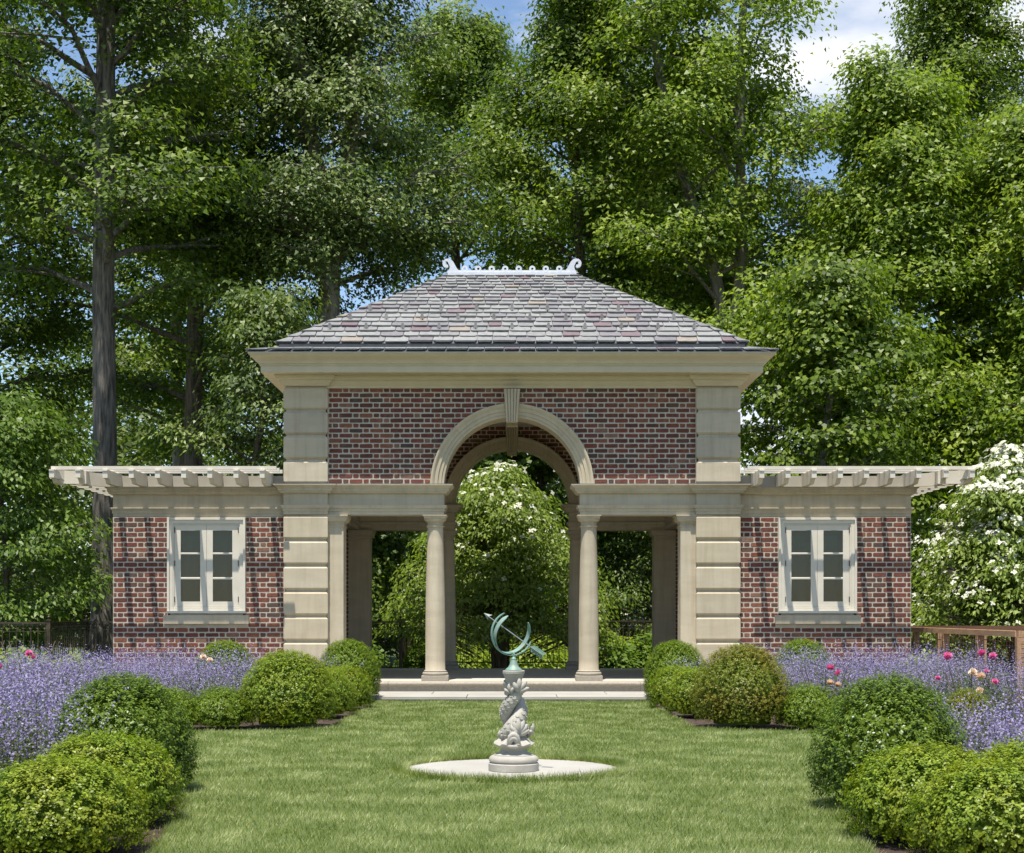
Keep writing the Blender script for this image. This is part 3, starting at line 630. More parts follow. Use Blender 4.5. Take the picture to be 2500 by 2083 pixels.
# ================================================================== SUNDIAL AND PEDESTAL
SX, SY = 0.012, -10.62
ped = thing('stone_pedestal', 'carved cast stone pedestal of twined scaly dolphins on a round base', 'pedestal', (SX, SY, 0.006))
pb = MB().lathe([(.182, 0), (.187, .004), (.187, .052), (.181, .058), (.176, .059), (.172, .062), (.183, .072), (.185, .084), (.178, .1), (.160, .112), (.148, .114), (.147, .12), (.128, .124), (.104, .138), (.094, .155), (.096, .168), (.112, .174), (.118, .18), (.128, .184)], seg=56).build('base', 'cast', ped)
def skirt(r, z, a, i):
    rib = 0.5 + 0.5 * math.cos(9 * a); k = max(0, 1 - abs(z - .2) / .09); sc = 1 + 0.16 * k * rib * (r > .09)
    return r * sc, z + (0.016 * k * (rib - .4))
MB().lathe([(.085, .172), (.108, .176), (.13, .186), (.136, .196), (.13, .206), (.118, .214), (.105, .226), (.09, .245), (.072, .262), (.05, .27)], seg=108, fn=skirt).build('leaf_skirt', 'cast', ped)
# open-mouthed head at the foot
hd = MB()
for (rx, dz, yy) in ((.046, .07, -.128), (.031, .046, -.132)):
    pts = [(-rx * math.cos(a) * (1.0 if a < .2 or a > 2.94 else 0.9), yy - .012 * math.sin(a), .198 + dz * math.sin(a) ** 1.3 * 1.1) for a in np.linspace(0, math.pi, 15)]
    hd.tube(pts, [.010 + .012 * math.sin(a) for a in np.linspace(0, math.pi, 15)], 8)
hd.tube([(0, -.075, .33), (0, -.1, .30), (0, -.122, .275), (0, -.136, .262)], [.042, .038, .03, .015], 10)
hd.tube([(-.05, -.118, .195), (-.02, -.143, .188), (.02, -.143, .188), (.05, -.118, .195)], [.012, .016, .016, .012], 8)
for s in (-1, 1): hd.lathe([(.001, -.013), (.009, -.01), (.013, 0), (.009, .01), (.001, .013)], (s * .031, -.128, .262), 10)
hd.build('dolphin_head', 'cast', ped, ang=60)
def strand(ph, z0, z1, turns, n=70):
    pts = []; rad = []
    for i in range(n):
        t = i / (n - 1); a = ph + turns * 2 * math.pi * t; hr = .05 - .012 * t + .006 * math.sin(t * 3)
        pts.append((hr * math.cos(a), hr * math.sin(a), z0 + (z1 - z0) * t)); rad.append(.066 * (1 - .42 * t) * (0.75 + .25 * min(1, t * 6)))
    return pts, rad
bd = MB()
sA = strand(math.pi * 1.02, .23, .66, 0.98); sB = strand(0.04, .23, .64, 0.98)
for pts, rad in (sA, sB): bd.tube(pts, rad, 18)
for pts, rad in (sA, sB):                    # raised crescent scales and a ridge of fin
    n = len(pts)
    for i in range(5, n - 8, 4):
        p = Vector(pts[i]); t = (Vector(pts[i + 2]) - Vector(pts[i - 2])).normalized(); out = Vector((p.x, p.y, 0)).normalized(); out = (out - t * out.dot(t)).normalized(); sd = t.cross(out)
        for b in (-0.95, -0.35, .25, .85):
            bb = b + (.3 if (i // 4) % 2 else 0); nd = out * math.cos(bb) + sd * math.sin(bb); c = p + nd * rad[i] * 1.0; tg = t.cross(nd); q = .0135
            bd.tube([c + tg * q * math.cos(a) - t * q * math.sin(a) * 1.0 + nd * (.002 * math.sin(a)) for a in np.linspace(0, math.pi, 7)], .0032, 5)
    fp = [Vector(pts[i]) + (Vector((0, 0, 1)) * rad[i] * .95 + Vector((pts[i][0], pts[i][1], 0)).normalized() * .02) for i in range(6, n - 6, 3)]
    bd.tube(fp, [.008 + .004 * (k % 2) for k in range(len(fp))], 6)
bd.build('twined_body', 'cast', ped, ang=60)
def frond(name, c, up, out, lobes, size):
    m = MB()
    """fan of grooved lobes carved as a leaf"""
    c = Vector(c); up = Vector(up).normalized(); out = Vector(out).normalized(); sd = up.cross(out)
    for k in range(lobes):
        a = (k - (lobes - 1) / 2) * (2.3 / lobes); d = up * math.cos(a) + sd * math.sin(a); ln = size * (1 - .28 * abs(a))
        m.tube([c, c + d * ln * .4 + out * .016, c + d * ln * .75 + out * .022, c + d * ln + out * .012 + d.cross(out) * .004], [size * .10, size * .19, size * .18, size * .09], 8)
    m.build(name, 'cast', ped, ang=60)
frond('acanthus_leaf', (.03, -.082, .265), (.12, .12, 1), (.5, -1, .1), 6, .125); frond('acanthus_leaf', (-.075, -.03, .235), (-.15, 0, 1), (-1, -.5, 0), 4, .07)
frond('acanthus_leaf', (.03, .09, .26), (0, 0, 1), (.2, 1, 0), 7, .13); frond('acanthus_leaf', (.1, .02, .25), (.3, 0, 1), (1, 0, 0), 5, .1)
frond('tail_fin', (.035, -.066, .585), (.3, .1, 1), (.25, -1, 0), 4, .105); frond('tail_fin', (-.02, -.07, .575), (-.2, .1, 1), (-.3, -1, 0), 3, .07); frond('tail_fin', (0, .07, .59), (0, 0, 1), (0, 1, 0), 5, .11)
MB().lathe([(.004, -.03), (.024, -.022), (.034, 0), (.026, .02), (.006, .028)], (.055, -.055, .60), 14).build('scroll', 'cast', ped); MB().lathe([(.004, -.02), (.016, -.014), (.022, 0), (.016, .014), (.004, .02)], (-.05, -.06, .578), 12).build('scroll', 'cast', ped)
MB().lathe([(.048, .55), (.05, .60), (.056, .65), (.067, .69), (.078, .715), (.082, .72), (.083, .738), (.079, .742), (.0, .742)], seg=36).build('capital', 'cast', ped)
# armillary sundial
arm = thing('armillary_sundial', 'verdigris bronze armillary sundial with an arrow gnomon on the pedestal', 'sundial', (SX, SY, 0.748))
MB().lathe([(.062, 0), (.064, .006), (.056, .014), (.04, .026), (.03, .045), (.026, .065), (.02, .078), (.022, .082), (.02, .09), (.011, .1), (.011, .115)], seg=28).build('bell_base', 'verdi', arm)
C0 = Vector((-.012, 0, .275)); ax = Vector((.80, -.12, -.575)).normalized()
def band(name, u, v, a0, a1, r, w, th, mat, wd):
    u = Vector(u).normalized(); v = Vector(v); v = (v - u * u.dot(v)).normalized(); nrm = u.cross(v); n = 44; V = []; F = []
    for i in range(n + 1):
        a = a0 + (a1 - a0) * i / n; d = u * math.cos(a) + v * math.sin(a); e = min(1, i / 3 + .25, (n - i) / 3 + .25)
        for rr, ww in ((r, -w), (r, w), (r + th, w), (r + th, -w)): V.append(C0 + d * rr + nrm * ww * e)
    for i in range(n):
        for j in range(4): F.append((i * 4 + j, i * 4 + (j + 1) % 4, i * 4 + 4 + (j + 1) % 4, i * 4 + 4 + j))
    F += [(0, 1, 2, 3), tuple(n * 4 + j for j in (3, 2, 1, 0))]
    return MB().add(V, F).build(name, mat, arm, ang=50)
band('meridian_ring', (1, .42, 0), (0, 0, 1), R(112), R(338), .160, .013, .0065, 'verdi', 0)
band('equatorial_band', (-.4, .1, -.91), (.8, .6, 0), R(-138), R(138), .1525, .019, .0055, 'verdi', 0)
for p, q in ((-.235, .235),): MB().tube([C0 + ax * p, C0 + ax * q], .0042, 8).build('arrow_shaft', 'steel', arm)
hp = C0 - ax * .262; sdv = ax.cross(Vector((0, 1, 0))).normalized(); dpv = ax.cross(sdv)
m = MB()
for d1 in (sdv, dpv): m.add([hp, hp + ax * .062 + d1 * .026, hp + ax * .045, hp + ax * .062 - d1 * .026, hp + ax * .045 + ax.cross(d1) * .006, hp + ax * .045 - ax.cross(d1) * .006], [(0, 1, 4), (0, 4, 3), (0, 5, 1), (0, 3, 5), (1, 5, 4), (3, 4, 5)])
m.build('arrow_head', 'verdi2', arm, False)
m = MB(); tp = C0 + ax * .175
for k in range(9):
    for d1 in (sdv, -sdv, dpv, -dpv):
        b0 = tp + ax * (.012 * k); m.add([b0, b0 + ax * .010, b0 + ax * .026 + d1 * .028, b0 + ax * .017 + d1 * .028, b0 + ax.cross(d1) * .0025, b0 + ax * .010 + ax.cross(d1) * .0025], [(0, 1, 2, 3), (4, 3, 2, 5), (0, 3, 4), (1, 5, 2)])
m.build('arrow_fletching', 'verdi', arm, False)
MB().tube([C0 + Vector((0, 0, -.165)), C0 + Vector((.012, 0, -.15)), C0 + Vector((.02, 0, -.155))], .005, 6).build('clip', 'verdi2', arm)

# ================================================================== IRON FENCE
FZ = 0.03
fence = thing('iron_fence', 'bronze brown iron railing with ball finials and looped frieze stepping behind the pavilion', 'fence', (-11.5, 4.0, 0))
FO = Vector((-11.5, 4.0, 0))
bal = MB().box(-.007, .007, -.007, .007, .16, 1.0).mesh('baluster', 'bronze', False)
lp = MB(); lp.tube([(.0565 * math.cos(a), 0, .0 - .0565 * math.sin(a)) for a in np.linspace(0, math.pi, 11)], .0055, 6); loop = lp.mesh('frieze_loop', 'bronze')
posm = MB().mould(-.032, .032, -.032, .032, [(0, -.05), (0, 1.03), (.01, 1.035), (.01, 1.05), (-.02, 1.06)]).mesh('post', 'bronze')
fin = MB().lathe([(.008, 0), (.01, .012)] + [(.026 * math.sin(t), .038 - .026 * math.cos(t)) for t in np.linspace(.4, 3.0, 9)], seg=14).mesh('ball_finial', 'bronze')
FP = [(-11.5, 4.0), (-7.86, 4.0), (-7.86, 6.3), (-2.06, 6.3), (-2.06, 9.2), (11.8, 9.2)]
for (xa, ya), (xb, yb) in zip(FP[:-1], FP[1:]):
    A = Vector((xa, ya, 0)) - FO; B = Vector((xb, yb, 0)) - FO; Ln = (B - A).length; d = (B - A).normalized(); ang = math.atan2(d.y, d.x)
    for z0, z1, w in ((.985, 1.015, .026), (.955, .97, .012), (.85, .862, .01), (.15, .175, .014)):
        MB().box(0, Ln, -w, w, z0, z1).build('rail', 'bronze', fence, False, A).rotation_euler = (0, 0, ang)
    nb = max(2, int(Ln / .118)); st = Ln / nb
    for k in range(nb):
        p = A + d * st * (k + .5); inst('baluster', bal, fence, p, (0, 0, ang))
        inst('frieze_loop', loop, fence, p + Vector((0, 0, .955)), (0, 0, ang), (st / .118, 1, .95))
    npst = max(1, round(Ln / 1.9))
    for k in range(npst):
        po = inst('post', posm, fence, A + d * Ln * k / npst, (0, 0, ang)); inst('ball_finial', fin, po, (0, 0, 1.06))
# ================================================================== CEDAR CAGE
cg = thing('garden_enclosure', 'low cedar framed garden enclosure with copper wire mesh beside the wing', 'enclosure', (7.1, -.6, 0))
def cgp(): return MB()
X0, X1, Y0, Y1 = -1.0, 3.6, -3.0, 3.3
for y in (Y0, Y1): MB().box(X0 - .03, X1, y - .045, y + .045, .88, .955).build('top_rail', 'cedar', cg, False)
for x in (X0, 1.2, X1): MB().box(x - .045, x + .045, Y0 + .046, Y1 - .046, .882, .953).build('top_rail', 'cedar', cg, False)
post_me = MB().mould(-.045, .045, -.045, .045, [(0, 0), (0, .879)]).mesh('post', 'cedar', False)
for x in (X0, 1.2, X1):
    for k in range(5): inst('post', post_me, cg, (x, Y0 + .002 + (Y1 - Y0) * k / 4, 0))
for x in (-.2, .5, 2.0, 2.8): inst('post', post_me, cg, (x, Y0, 0)); inst('post', post_me, cg, (x, Y1, 0))
mm = MB()
for k in range(1, 42): x = X0 + (X1 - X0) * k / 42; mm.box(x - .0025, x + .0025, Y0, Y1, .956, .96)
for k in range(1, 56): y = Y0 + (Y1 - Y0) * k / 56; mm.box(X0, X1, y - .0025, y + .0025, .9605, .9645)
mm.build('top_mesh', 'mesh', cg, False)['kind'] = 'stuff'
mm = MB()
for k in range(1, 56): y = Y0 + (Y1 - Y0) * k / 56; mm.box(X0 - .05, X0 - .046, y - .002, y + .002, .02, .88)
for k in range(1, 42): x = X0 + (X1 - X0) * k / 42; mm.box(x - .002, x + .002, Y0 - .05, Y0 - .046, .02, .88)
for k in range(1, 16): z = .02 + .86 * k / 16; mm.box(X0 - .054, X0 - .0505, Y0, Y1, z - .002, z + .002); mm.box(X0, X1, Y0 - .054, Y0 - .0505, z - .002, z + .002)
mm.build('side_mesh', 'mesh', cg, False)['kind'] = 'stuff'

# ================================================================== PLANTS
def unit(a): return a / np.maximum(np.linalg.norm(a, axis=1, keepdims=True), 1e-9)
def leaf_arrays(P, N, L, Wd, head=None, fold=0.12, mid=0.45):
    """kite leaves: base P, normal N, optional heading; returns verts (4n,3), faces"""
    n = len(P); N = unit(N)
    h = rng.normal(size=(n, 3)) if head is None else head + rng.normal(size=(n, 3)) * 0.15
    h = unit(h - N * (h * N).sum(1, keepdims=True)); s = np.cross(N, h)
    L = np.broadcast_to(L, (n,))[:, None]; Wd = np.broadcast_to(Wd, (n,))[:, None]
    V = np.empty((n, 4, 3)); V[:, 0] = P; c = P + h * L * mid + N * L * fold
    V[:, 1] = c - s * Wd / 2; V[:, 2] = P + h * L - N * L * fold * .5; V[:, 3] = c + s * Wd / 2
    F = np.arange(n * 4).reshape(n, 4)
    return V.reshape(-1, 3), F
def tri_leaves(P, N, L, Wd, head):
    n = len(P); N = unit(N); h = unit(head - N * (head * N).sum(1, keepdims=True)); s = np.cross(N, h) * np.broadcast_to(Wd, (n,))[:, None] / 2; L = np.broadcast_to(L, (n,))[:, None]
    V = np.stack([P - s + h * L * rng.uniform(0, .35, (n, 1)), P + s + h * L * rng.uniform(0, .35, (n, 1)), P + h * L], 1)
    return V.reshape(-1, 3), np.arange(n * 3).reshape(n, 3)
def leaf_mesh(name, mat, chunks):
    """chunks: list of (V,F,tint per leaf)"""
    Vs, Fs, Ts, off = [], [], [], 0
    for V, F, t in chunks: Vs.append(V); Fs.append(F + off); Ts.append(np.repeat(t, F.shape[1])); off += len(V)
    return mesh_np(name, np.concatenate(Vs), np.concatenate(Fs), mat, np.concatenate(Ts))
# ---- boxwood
def lump(D_, seed, amp):
    r = np.random.default_rng(seed); out = np.zeros(len(D_))
    for k in range(9):
        q = r.normal(size=3); q /= np.linalg.norm(q); out += amp * np.exp(-((1 - D_ @ q) / .09)) * r.uniform(.3, 1)
    return out
def box_mesh(rx, rz, nshoot, seed, mat, leaf=.024, flat=0.0, loose=0.05):
    r = np.random.default_rng(seed); d = unit(r.normal(size=(nshoot, 3))); d[:, 2] = np.where(d[:, 2] < -.75, -d[:, 2], d[:, 2])
    sc = 1 + lump(d, seed, .05) + r.normal(size=nshoot) * loose - .05
    depth = np.where(r.random(nshoot) < .42, r.uniform(.84, .96, nshoot), 1.0) * sc
    hs = np.where(d[:, 2] < 0, 1 / np.sqrt(np.maximum(.25, 1 - .85 * d[:, 2] ** 2)), 1.0); B = d * np.array([rx, rx, rz]) * depth[:, None]; B[:, :2] *= np.minimum(hs, 1.5)[:, None]; B[:, 2] = rz * .80 + B[:, 2] * np.where(d[:, 2] < 0, .85, 1.17)
    keep = B[:, 2] > .012; B = B[keep]; d = d[keep]
    A = unit(d * np.array([1, 1, rx / rz]) + np.array([0, 0, .55]) + r.normal(size=d.shape) * .32)
    ch = []; nl = 7
    for k in range(nl):
        t = k / (nl - 1); P = B + A * (leaf * 1.7 * t - leaf * .6)
        ang = k * 2.4 + r.random(len(B)) * .7; e1 = unit(np.cross(A, r.normal(size=A.shape))); e2 = np.cross(A, e1)
        side = e1 * np.cos(ang)[:, None] + e2 * np.sin(ang)[:, None]
        head = unit(side * (1 - .45 * t) + A * (.45 + .6 * t)); nrm = unit(d * .75 + A * .55 + np.array([0, 0, .25]) - side * .3 + r.normal(size=A.shape) * .22)
        V, F = leaf_arrays(P, nrm, leaf * r.uniform(.7, 1.15, len(P)), leaf * .56, head, .08, .5)
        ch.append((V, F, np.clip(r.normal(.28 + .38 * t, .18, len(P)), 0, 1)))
    me = leaf_mesh('foliage', mat, ch)
    # body behind the leaves
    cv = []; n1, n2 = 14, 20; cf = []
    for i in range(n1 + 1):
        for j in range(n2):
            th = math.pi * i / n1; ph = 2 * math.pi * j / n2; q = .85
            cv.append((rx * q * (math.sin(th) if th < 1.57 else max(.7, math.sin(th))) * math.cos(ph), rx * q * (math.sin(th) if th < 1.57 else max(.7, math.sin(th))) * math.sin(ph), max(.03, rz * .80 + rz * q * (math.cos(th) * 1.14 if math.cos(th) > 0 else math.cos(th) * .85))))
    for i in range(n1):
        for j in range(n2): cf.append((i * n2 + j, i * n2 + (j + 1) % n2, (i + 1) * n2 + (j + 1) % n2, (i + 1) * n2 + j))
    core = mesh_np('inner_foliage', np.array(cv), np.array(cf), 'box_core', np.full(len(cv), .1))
    return me, core
stem_m = MB()
for k in range(5): a = k * 1.26; stem_m.tube([(0.03 * math.cos(a), .03 * math.sin(a), -.02), (.08 * math.cos(a), .08 * math.sin(a), .14), (.16 * math.cos(a), .16 * math.sin(a), .3)], [.014, .011, .007], 6)
stem_me = stem_m.mesh('stem', 'twig')
BX = {'dark': box_mesh(.425, .40, 3900, 1, 'box_dark', .0205, loose=.035), 'mid': box_mesh(.425, .405, 4600, 2, 'box_mid', .0185, loose=.03), 'light': box_mesh(.425, .405, 4600, 3, 'box_light', .0185, loose=.03), 'brown': box_mesh(.43, .42, 4600, 4, 'box_brown', .0185, loose=.035),
      'low': box_mesh(.36, .25, 2600, 5, 'box_light', .019, loose=.065), 'lowm': box_mesh(.33, .22, 1700, 6, 'box_mid', .019, loose=.075), 'near': box_mesh(.42, .26, 3300, 7, 'box_light', .0225, loose=.06)}
def boxwood(kind, x, y, label, sx=1, sz=1, rz=0, group=None):
    t = thing('boxwood_shrub', label, 'shrub', (x, y, 0), group or 'clipped boxwood shrubs edging the lawn', rz); t.scale = (sx, sx, sz)
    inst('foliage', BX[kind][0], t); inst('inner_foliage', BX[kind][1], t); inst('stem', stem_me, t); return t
# side of the cage = right, side of the iron fence = left
boxwood('mid', -2.17, -1.7, 'clipped boxwood ball at the path edge, on the iron fence side', 1.0, 1.02, .3)
boxwood('low', -2.05, -3.25, 'low loose boxwood mound in front of the ball at the path, iron fence side', .95, 1.05, 1.1)
boxwood('low', -2.12, -4.65, 'low loose boxwood mound touching the big round ball on the iron fence side', .95, 1.1, 2.2)
boxwood('light', -2.32, -6.15, 'large round yellow green boxwood ball at the lawn corner, iron fence side', 1.18, .97, .7)
boxwood('mid', -3.85, -1.45, 'boxwood ball rising above catmint below the window, iron fence side', 1.0, 1.0, 2.0)
boxwood('lowm', -2.98, -6.3, 'short spreading boxwood beside the large round ball, iron fence side', 1.0, .92, .2)
boxwood('lowm', -3.5, -6.35, 'short spreading boxwood half hidden behind the dark ball, iron fence side', .95, .9, 1.9)
boxwood('dark', -2.57, -11.9, 'glossy dark green boxwood ball beside the tall catmint, iron fence side', 1.14, .95, .9)
boxwood('near', -2.30, -13.35, 'broad pale green boxwood mound in front of the dark ball, iron fence side', 1.0, .94, .4)
boxwood('near', -2.85, -13.95, 'broad pale green boxwood mound bordering the tall catmint, iron fence side', 1.0, .62, 1.6)
boxwood('near', -2.26, -14.4, 'broad pale green boxwood mound at the end of the lawn edge, iron fence side', 1.0, .86, 2.9)
boxwood('mid', 2.17, -1.7, 'clipped boxwood ball at the path edge, on the cedar enclosure side', 1.0, 1.0, .5)
boxwood('low', 2.02, -3.25, 'low loose boxwood mound in front of the ball at the path, cedar enclosure side', .95, 1.05, 1.5)
boxwood('low', 2.1, -4.6, 'low loose boxwood mound touching the bronzed ball, cedar enclosure side', .98, 1.1, 2.6)
boxwood('brown', 2.38, -6.15, 'large round boxwood ball with bronzed brownish leaves at the lawn corner', 1.15, 1.02, .2)
boxwood('mid', 3.9, -1.45, 'boxwood ball rising above catmint below the window, cedar enclosure side', 1.0, 1.02, .8)
boxwood('lowm', 3.02, -6.35, 'short spreading boxwood beside the bronzed ball, cedar enclosure side', 1.0, .98, 1.2)
boxwood('dark', 2.28, -12.75, 'glossy dark green boxwood ball overhanging the lawn, cedar enclosure side', 1.09, .98, 2.4)
boxwood('near', 2.17, -14.0, 'broad pale green boxwood mound in front of the dark ball, cedar enclosure side', 1.0, .92, 3.4)
boxwood('near', 2.7, -14.2, 'broad pale green boxwood mound below the catmint, cedar enclosure side', 1.05, 1.0, .1)
boxwood('near', 2.34, -14.7, 'broad pale green boxwood mound at the end of the lawn edge, cedar enclosure side', 1.0, .9, 5.2)
boxwood('brown', 3.3, -10.9, 'small bronzed boxwood between catmint clumps behind the dark ball', .55, .75, 1.0)
# ---- catmint
def catmint(name, label, cells, dens, hmean, seed):
    """spikes of lilac florets over grey green leaves, in the cells (x0,x1,y0,y1)"""
    r = np.random.default_rng(seed); B = []
    for (x0, x1, y0, y1) in cells:
        n = int((x1 - x0) * (y1 - y0) * dens); B.append(np.stack([r.uniform(x0, x1, n), r.uniform(y0, y1, n), np.zeros(n)], 1))
    B = np.concatenate(B); n = len(B)
    und = .5 + .5 * np.sin(B[:, 0] * 2.7 + seed) * np.sin(B[:, 1] * 2.1 + 1.3 * seed)
    H = hmean * (.74 + .26 * und) * r.uniform(.72, 1.12, n); lean = r.normal(size=(n, 2)) * .13
    T = B + np.concatenate([lean * 1.0, H[:, None]], 1)
    pet = []; lv = []; K = 15
    for k in range(K):
        t = .42 + .58 * (k + r.random(n)) / K
        P = B + (T - B) * t[:, None]; P[:, :2] += lean * (t ** 2 - t)[:, None] * .6
        rad = .024 * (1.12 - t) ** .6 + .004; a = r.random(n) * 2 * math.pi; o = np.stack([np.cos(a), np.sin(a), np.full(n, .35)], 1)
        P = P + o * rad[:, None] * .6
        V, F = leaf_arrays(P, r.normal(size=(n, 3)) + np.array([0, -.5, .5]), r.uniform(.013, .024, n), r.uniform(.009, .016, n), o, .1, .6)
        pet.append((V, F, np.clip(r.normal(.42, .24, n), 0, 1)))
    for k in range(9):
        t = r.uniform(.05, .74, n); P = B + (T - B) * t[:, None]; a = r.random(n) * 2 * math.pi; o = np.stack([np.cos(a), np.sin(a), r.uniform(-.1, .6, n)], 1)
        V, F = leaf_arrays(P, r.normal(size=(n, 3)) * .5 + np.array([0, 0, 1]), r.uniform(.02, .042, n), r.uniform(.012, .022, n), o, .1, .45)
        lv.append((V, F, np.clip(r.normal(.4, .25, n), 0, 1)))
    # stems: thin upright blades
    s = unit(np.cross(T - B, r.normal(size=(n, 3)))) * .0022; V = np.stack([B - s, B + s, T], 1).reshape(-1, 3)
    t = bpy.data.objects.new(name, leaf_mesh(name, 'leaf_sage', lv)); link(t); t['kind'] = 'stuff'; tag(t, label, 'catmint')
    f = inst('florets', leaf_mesh('florets', 'petal_lilac', pet), t); f['kind'] = 'stuff'
    st = inst('stems', mesh_np('stems', V, np.arange(3 * n).reshape(n, 3), 'leaf_sage', np.full(3 * n, .2)), t); st['kind'] = 'stuff'
catmint('catmint_drift', 'drift of lilac catmint below the wall of the wing beside the iron fence', [(-7.6, -2.95, -5.9, -1.9), (-6.8, -4.4, -1.9, -.9)], 160, .75, 11)
catmint('catmint_drift', 'drift of lilac catmint below the wall of the wing beside the cedar enclosure', [(2.95, 5.95, -5.9, -1.9), (4.4, 5.9, -1.9, -.9)], 160, .78, 12)
catmint('catmint_clump', 'tall lilac catmint behind the glossy dark boxwood, iron fence side', [(-4.6, -2.95, -13.3, -10.2), (-2.95, -2.66, -13.0, -12.5)], 330, .82, 13)
catmint('catmint_clump', 'tall lilac catmint beside the glossy dark boxwood, cedar enclosure side', [(2.78, 4.4, -13.5, -11.2)], 330, .66, 14)
catmint('catmint_tuft', 'tuft of lilac catmint between boxwood mounds at the pier, iron fence side', [(-2.6, -2.1, -3.0, -2.35)], 130, .66, 15)
catmint('catmint_tuft', 'tuft of lilac catmint between boxwood mounds at the pier, cedar enclosure side', [(2.05, 2.75, -3.1, -2.3)], 190, .68, 16)
# ---- leafy bushes
def bush_mesh(rx, rz, n, leaf, wd, mat, seed, up=.8):
    r = np.random.default_rng(seed); d = unit(r.normal(size=(n, 3))); d[:, 2] = np.abs(d[:, 2])
    rr = (r.random(n) ** .45) * (1 + lump(d, seed, .22)); P = d * np.array([rx, rx, rz]) * rr[:, None] * .9
    V, F = leaf_arrays(P, d * .6 + np.array([0, -.15, up]) + r.normal(size=(n, 3)) * .35, leaf * r.uniform(.6, 1.2, n), wd * r.uniform(.7, 1.1, n), d + np.array([0, 0, -.2]), .1)
    return leaf_mesh('foliage', mat, [(V, F, np.clip(r.normal(.5, .25, n), 0, 1))])
bst = MB()
for k in range(7): a = k * .9; bst.tube([(.05 * math.cos(a), .05 * math.sin(a), -.03), (.2 * math.cos(a), .2 * math.sin(a), .3), (.34 * math.cos(a), .34 * math.sin(a), .6)], [.012, .009, .005], 5)
bst_me = bst.mesh('stem', 'twig')
BU = {'lime': bush_mesh(.8, .62, 2600, .10, .05, 'leaf_lime', 21), 'limelow': bush_mesh(.55, .5, 1800, .075, .045, 'leaf_lime', 22), 'hyd': bush_mesh(.62, .75, 1100, .13, .085, 'leaf_hyd', 23)}
def bush(kind, name, label, cat, x, y, s=1, rz=0, group=None):
    t = thing(name, label, cat, (x, y, 0), group, rz); t.scale = (s, s, s); inst('foliage', BU[kind], t); inst('stem', bst_me, t)
GL = 'chartreuse shrubs behind the iron fence'
for i, (x, y, s, r_) in enumerate([(-1.3, 10.6, 1.2, 0), (.4, 11.2, 1.3, 1), (2.1, 10.4, 1.25, 2), (3.6, 11.0, 1.3, 3), (5.4, 10.6, 1.3, 4), (7.4, 10.3, 1.5, 5), (8.9, 10.6, 1.6, 6), (10.4, 10.3, 1.5, .5)]):
    bush('lime', 'chartreuse_shrub', 'bright yellow green shrub growing behind the iron fence', 'shrub', x, y, s, r_, GL)
bush('hyd', 'broadleaf_shrub', 'broad leaved green shrub at the back of the terrace between the columns and rear pilaster', 'shrub', 1.85, 7.4, 1.05)
bush('hyd', 'broadleaf_shrub', 'bigger broad leaved green shrub in front of the fence behind the portico', 'shrub', 2.75, 7.9, 1.1, 2)
bush('hyd', 'broadleaf_shrub', 'leafy green shrub at the fence corner post behind the portico', 'shrub', -1.75, 7.2, .85, 4)
bush('hyd', 'broadleaf_shrub', 'leafy green shrub behind the railing next to the rear pilaster', 'shrub', -3.1, 8.2, 1.1, 1)
for x, y, s, r_ in ((-7.1, .6, 1.0, 0), (-6.3, .2, .95, 1.2), (-7.9, .9, 1.0, 2)):
    bush('limelow', 'chartreuse_shrub', 'low yellow green shrub at the wall corner behind catmint', 'shrub', x, y, s * 1.25, r_, 'low chartreuse shrubs at the iron fence end')
for x, y, s, r_ in ((5.9, -.4, 1.0, 0), (5.45, -.9, .9, 2)):
    bush('limelow', 'chartreuse_shrub', 'low yellow green shrub between catmint and cedar enclosure', 'shrub', x, y, s * 1.2, r_, 'low chartreuse shrubs at the cedar enclosure')
# ---- roses
def bloom_mesh(mat, seed, R_=.055):
    r = np.random.default_rng(seed); ch = []
    for ring, (k, tilt, ln) in enumerate(((7, -.1, .95), (8, .35, 1.0), (7, .75, 1.0), (6, 1.1, .95), (5, 1.35, .85))):
        a = np.arange(k) * 2 * math.pi / k + ring * .5 + r.random(k) * .3; o = np.stack([np.cos(a) * math.cos(tilt), np.sin(a) * math.cos(tilt), np.full(k, math.sin(tilt))], 1)
        nrm = np.stack([-np.cos(a) * math.sin(tilt), -np.sin(a) * math.sin(tilt), np.full(k, math.cos(tilt))], 1)
        V, F = leaf_arrays(np.zeros((k, 3)) + o * .004, nrm, R_ * ln * r.uniform(.9, 1.1, k), R_ * 1.1 * ln, o, .12, .65); ch.append((V, F, np.clip(.25 + .2 * ring + r.normal(size=k) * .15, 0, 1)))
    return leaf_mesh('bloom', mat, ch)
BL = {'pink': bloom_mesh('pink', 31), 'pale': bloom_mesh('pale', 32), 'red': bloom_mesh('redp', 33, .035)}
rose_fol = bush_mesh(.34, .62, 420, .05, .034, 'leaf_rose', 34)
def rose(label, x, y, blooms, sc=1.0):
    t = thing('rose_bush', label, 'rose', (x, y, 0), 'rose bushes among the catmint'); inst('foliage', rose_fol, t, scale=(sc, sc, sc)); inst('stem', bst_me, t, scale=(.8, .8, 1))
    for (k, bx, by, bz, s) in blooms: inst('bloom', BL[k], t, (bx, by, bz), (R(random.uniform(25, 60)), random.uniform(-.3, .3), random.uniform(0, 6)), (s * .7, s * .7, s * .8))
rose('rose bush with two bright pink blooms and one peach bloom beside bronzed boxwood', 3.28, -6.0, [('pink', .02, -.12, .60, 1.0), ('pink', .1, -.15, .55, 1.0), ('pale', 0, -.2, .45, 1.0), ('pale', .08, -.2, .43, .9)])
rose('rose bush with three large pink blooms standing above the catmint', 5.0, -5.2, [('pink', -.25, -.1, .70, 1.25), ('pink', .14, -.05, .73, 1.15), ('pink', .26, -.05, .70, 1.1), ('pink', .14, -.2, .54, .7)])
